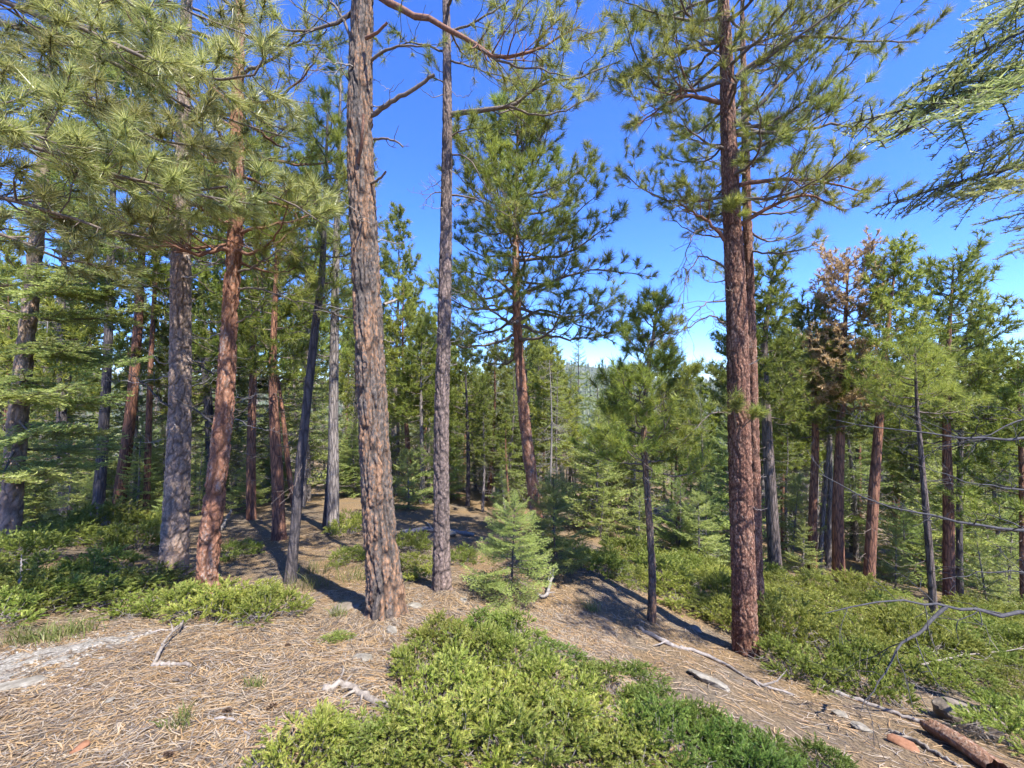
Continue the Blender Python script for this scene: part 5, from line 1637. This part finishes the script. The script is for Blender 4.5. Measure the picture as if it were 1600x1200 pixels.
flake('orange bark flake lying on the lower right bank', 1412, 1168, .06, 1)
flake('small orange bark flake in the bottom left litter', 126, 1180, .028, 2)


def cone(label, px, py, s, seed):
    r2 = R_(seed)
    g = Geo()
    n = 60
    for i in range(n):
        t = i / n; a = i * 2.39996
        r = math.sin(.25 + t * 2.6) * .5
        c = np.array([0, 0, t * 1.25 - .5])
        d = np.array([math.cos(a), math.sin(a), .25 + t * .5])
        sd = np.array([-math.sin(a), math.cos(a), 0])
        e = c + nrm(d) * (r * .9 + .08)
        V = np.stack([c + sd * .05, c - sd * .05, e - sd * .13, e + sd * .13, e + nrm(d) * .06 + [0, 0, .05], (c + e) / 2 + [0, 0, -.05]])
        g.add(V * s, np.array([[0, 1, 2], [0, 2, 3], [3, 2, 4], [1, 0, 5], [2, 1, 5], [0, 3, 5], [3, 2, 5]]))
    o = link('pine_cone', g.mesh('pine_cone', M['cone'])); o.location = gp(px, py) + [0, 0, s * .4]
    o.rotation_euler = (math.pi / 2 + r2.normal() * .2, 0, r2.uniform(0, 6))
    tag(o, label, 'pine cone', 'pine cones on the litter')


cone('open pine cone on litter left of the foreground juniper', 427, 1112, .04, 1)
cone('open pine cone left of the larger cone by the juniper', 352, 1118, .034, 2)
cone('pine cone lying on the bottom edge of the litter', 262, 1190, .04, 3)
cone('dark pine cone under the foreground juniper edge near the bleached branch', 622, 1078, .04, 4)
cone('pine cone on litter below the right end of the left juniper mat', 452, 1012, .035, 5)
cone('dark pine cone at the juniper edge by the bottom', 440, 1188, .04, 6)


def grass(label, px, py, n, h, spread, seed):
    r2 = R_(seed)
    p = gp(px, py)
    b = np.column_stack([r2.normal(size=n) * spread, r2.normal(size=n) * spread * .6, np.full(n, -.01)])
    a = r2.uniform(0, 6.28, n); ln = h * r2.uniform(.5, 1.1, n); le = r2.uniform(.1, .6, n)
    d = np.stack([np.cos(a) * le, np.sin(a) * le, np.ones(n)], 1)
    m = b + d * ln[:, None] * .55
    t = b + d * ln[:, None] * np.array([1.35, 1.35, .85])
    sd = nrm(cross(d, r2.normal(size=(n, 3)))) * .0022
    V = np.stack([b - sd, b + sd, m + sd, m - sd, t], 1).reshape(-1, 3)
    i = np.arange(n)[:, None] * 5
    g = Geo(); g.add(V, i + np.array([[0, 1, 2, 3]])); g.f3.append(i + np.array([[3, 2, 4]]))
    o = link('grass_tuft', g.mesh('grass_tuft', M['grass'])); o.location = p
    tag(o, label, 'grass tuft', 'grass tufts')


for i, (px, py, n, h, s, lb) in enumerate(((45, 1005, 160, .16, .07, 'leftmost green grass tuft above the white limestone'), (85, 1000, 160, .16, .08, 'green grass tuft just right of the leftmost one'), (118, 990, 140, .15, .08, 'grass tuft at the lower edge of the left juniper mat'),
                                          (528, 965, 60, .14, .03, 'thin grass tuft before the shaded rock mound'), (395, 1078, 60, .09, .03, 'small green grass tuft in the middle of the litter'), (275, 1140, 50, .09, .03, 'sparse grass tuft near the bottom of the litter'),
                                          (475, 920, 140, .2, .16, 'dry pale grass left of the dark slanting thin trunk base'), (560, 905, 160, .2, .16, 'dry grass in shade left of the furrowed trunk'), (925, 955, 60, .16, .04, 'dry grass tuft on the bare ground right of the young fir'),
                                          (290, 1128, 40, .10, .02, 'wispy grass tuft on the litter by the small twigs'), (500, 895, 140, .2, .15, 'grass clump behind the dark slanting thin trunk'))):
    grass(lb, px, py, n, h, s, 200 + i)

# woodpecker hole
g = Geo()
kk = 16
a = np.linspace(0, 2 * math.pi, kk + 1)[:-1]
rings = [(.026, -.012), (.021, -.016), (.016, .006), (.001, .02)]
V = np.vstack([np.stack([np.cos(a) * r_ * .85, np.full(kk, y_), np.sin(a) * r_ * 1.2], 1) for r_, y_ in rings])
Q = np.array([[i * kk + j, i * kk + (j + 1) % kk, (i + 1) * kk + (j + 1) % kk, (i + 1) * kk + j] for i in range(3) for j in range(kk)])
g.add(V, Q)
o = link('woodpecker_hole', g.mesh('woodpecker_hole', M['bark_far_dark']), hero)
tr = on_trunk(hero_pts, at(577, 569, 3.5)[2])
o.location = np.array([tr[0], tr[1] - tr[3] * .93 - .002, at(577, 569, 3.35)[2]]) - np.array(hero.location)

# ------------------------------------------------------------------ the air between here and the far ridge
hm = bpy.data.materials.new('haze'); hm.use_nodes = True
hn = hm.node_tree.nodes; hn.clear()
pv = hn.new('ShaderNodeVolumePrincipled'); pv.inputs['Color'].default_value = (.86, .91, 1, 1); pv.inputs['Density'].default_value = .00016; pv.inputs['Anisotropy'].default_value = .2
ho = hn.new('ShaderNodeOutputMaterial'); hm.node_tree.links.new(pv.outputs[0], ho.inputs['Volume'])
g = Geo()
x0, x1, z0, z1 = -3600, 3600, -90, 75
V = np.array([[x, y, z] for z in (z0, z1) for y in (x0, x1) for x in (x0, x1)])
g.add(V, np.array([[0, 2, 3, 1], [4, 5, 7, 6], [0, 1, 5, 4], [2, 6, 7, 3], [0, 4, 6, 2], [1, 3, 7, 5]]))
tag(link('haze', g.mesh('haze', hm)), 'thin pale haze softening the distant ridge', 'haze', kind='stuff')
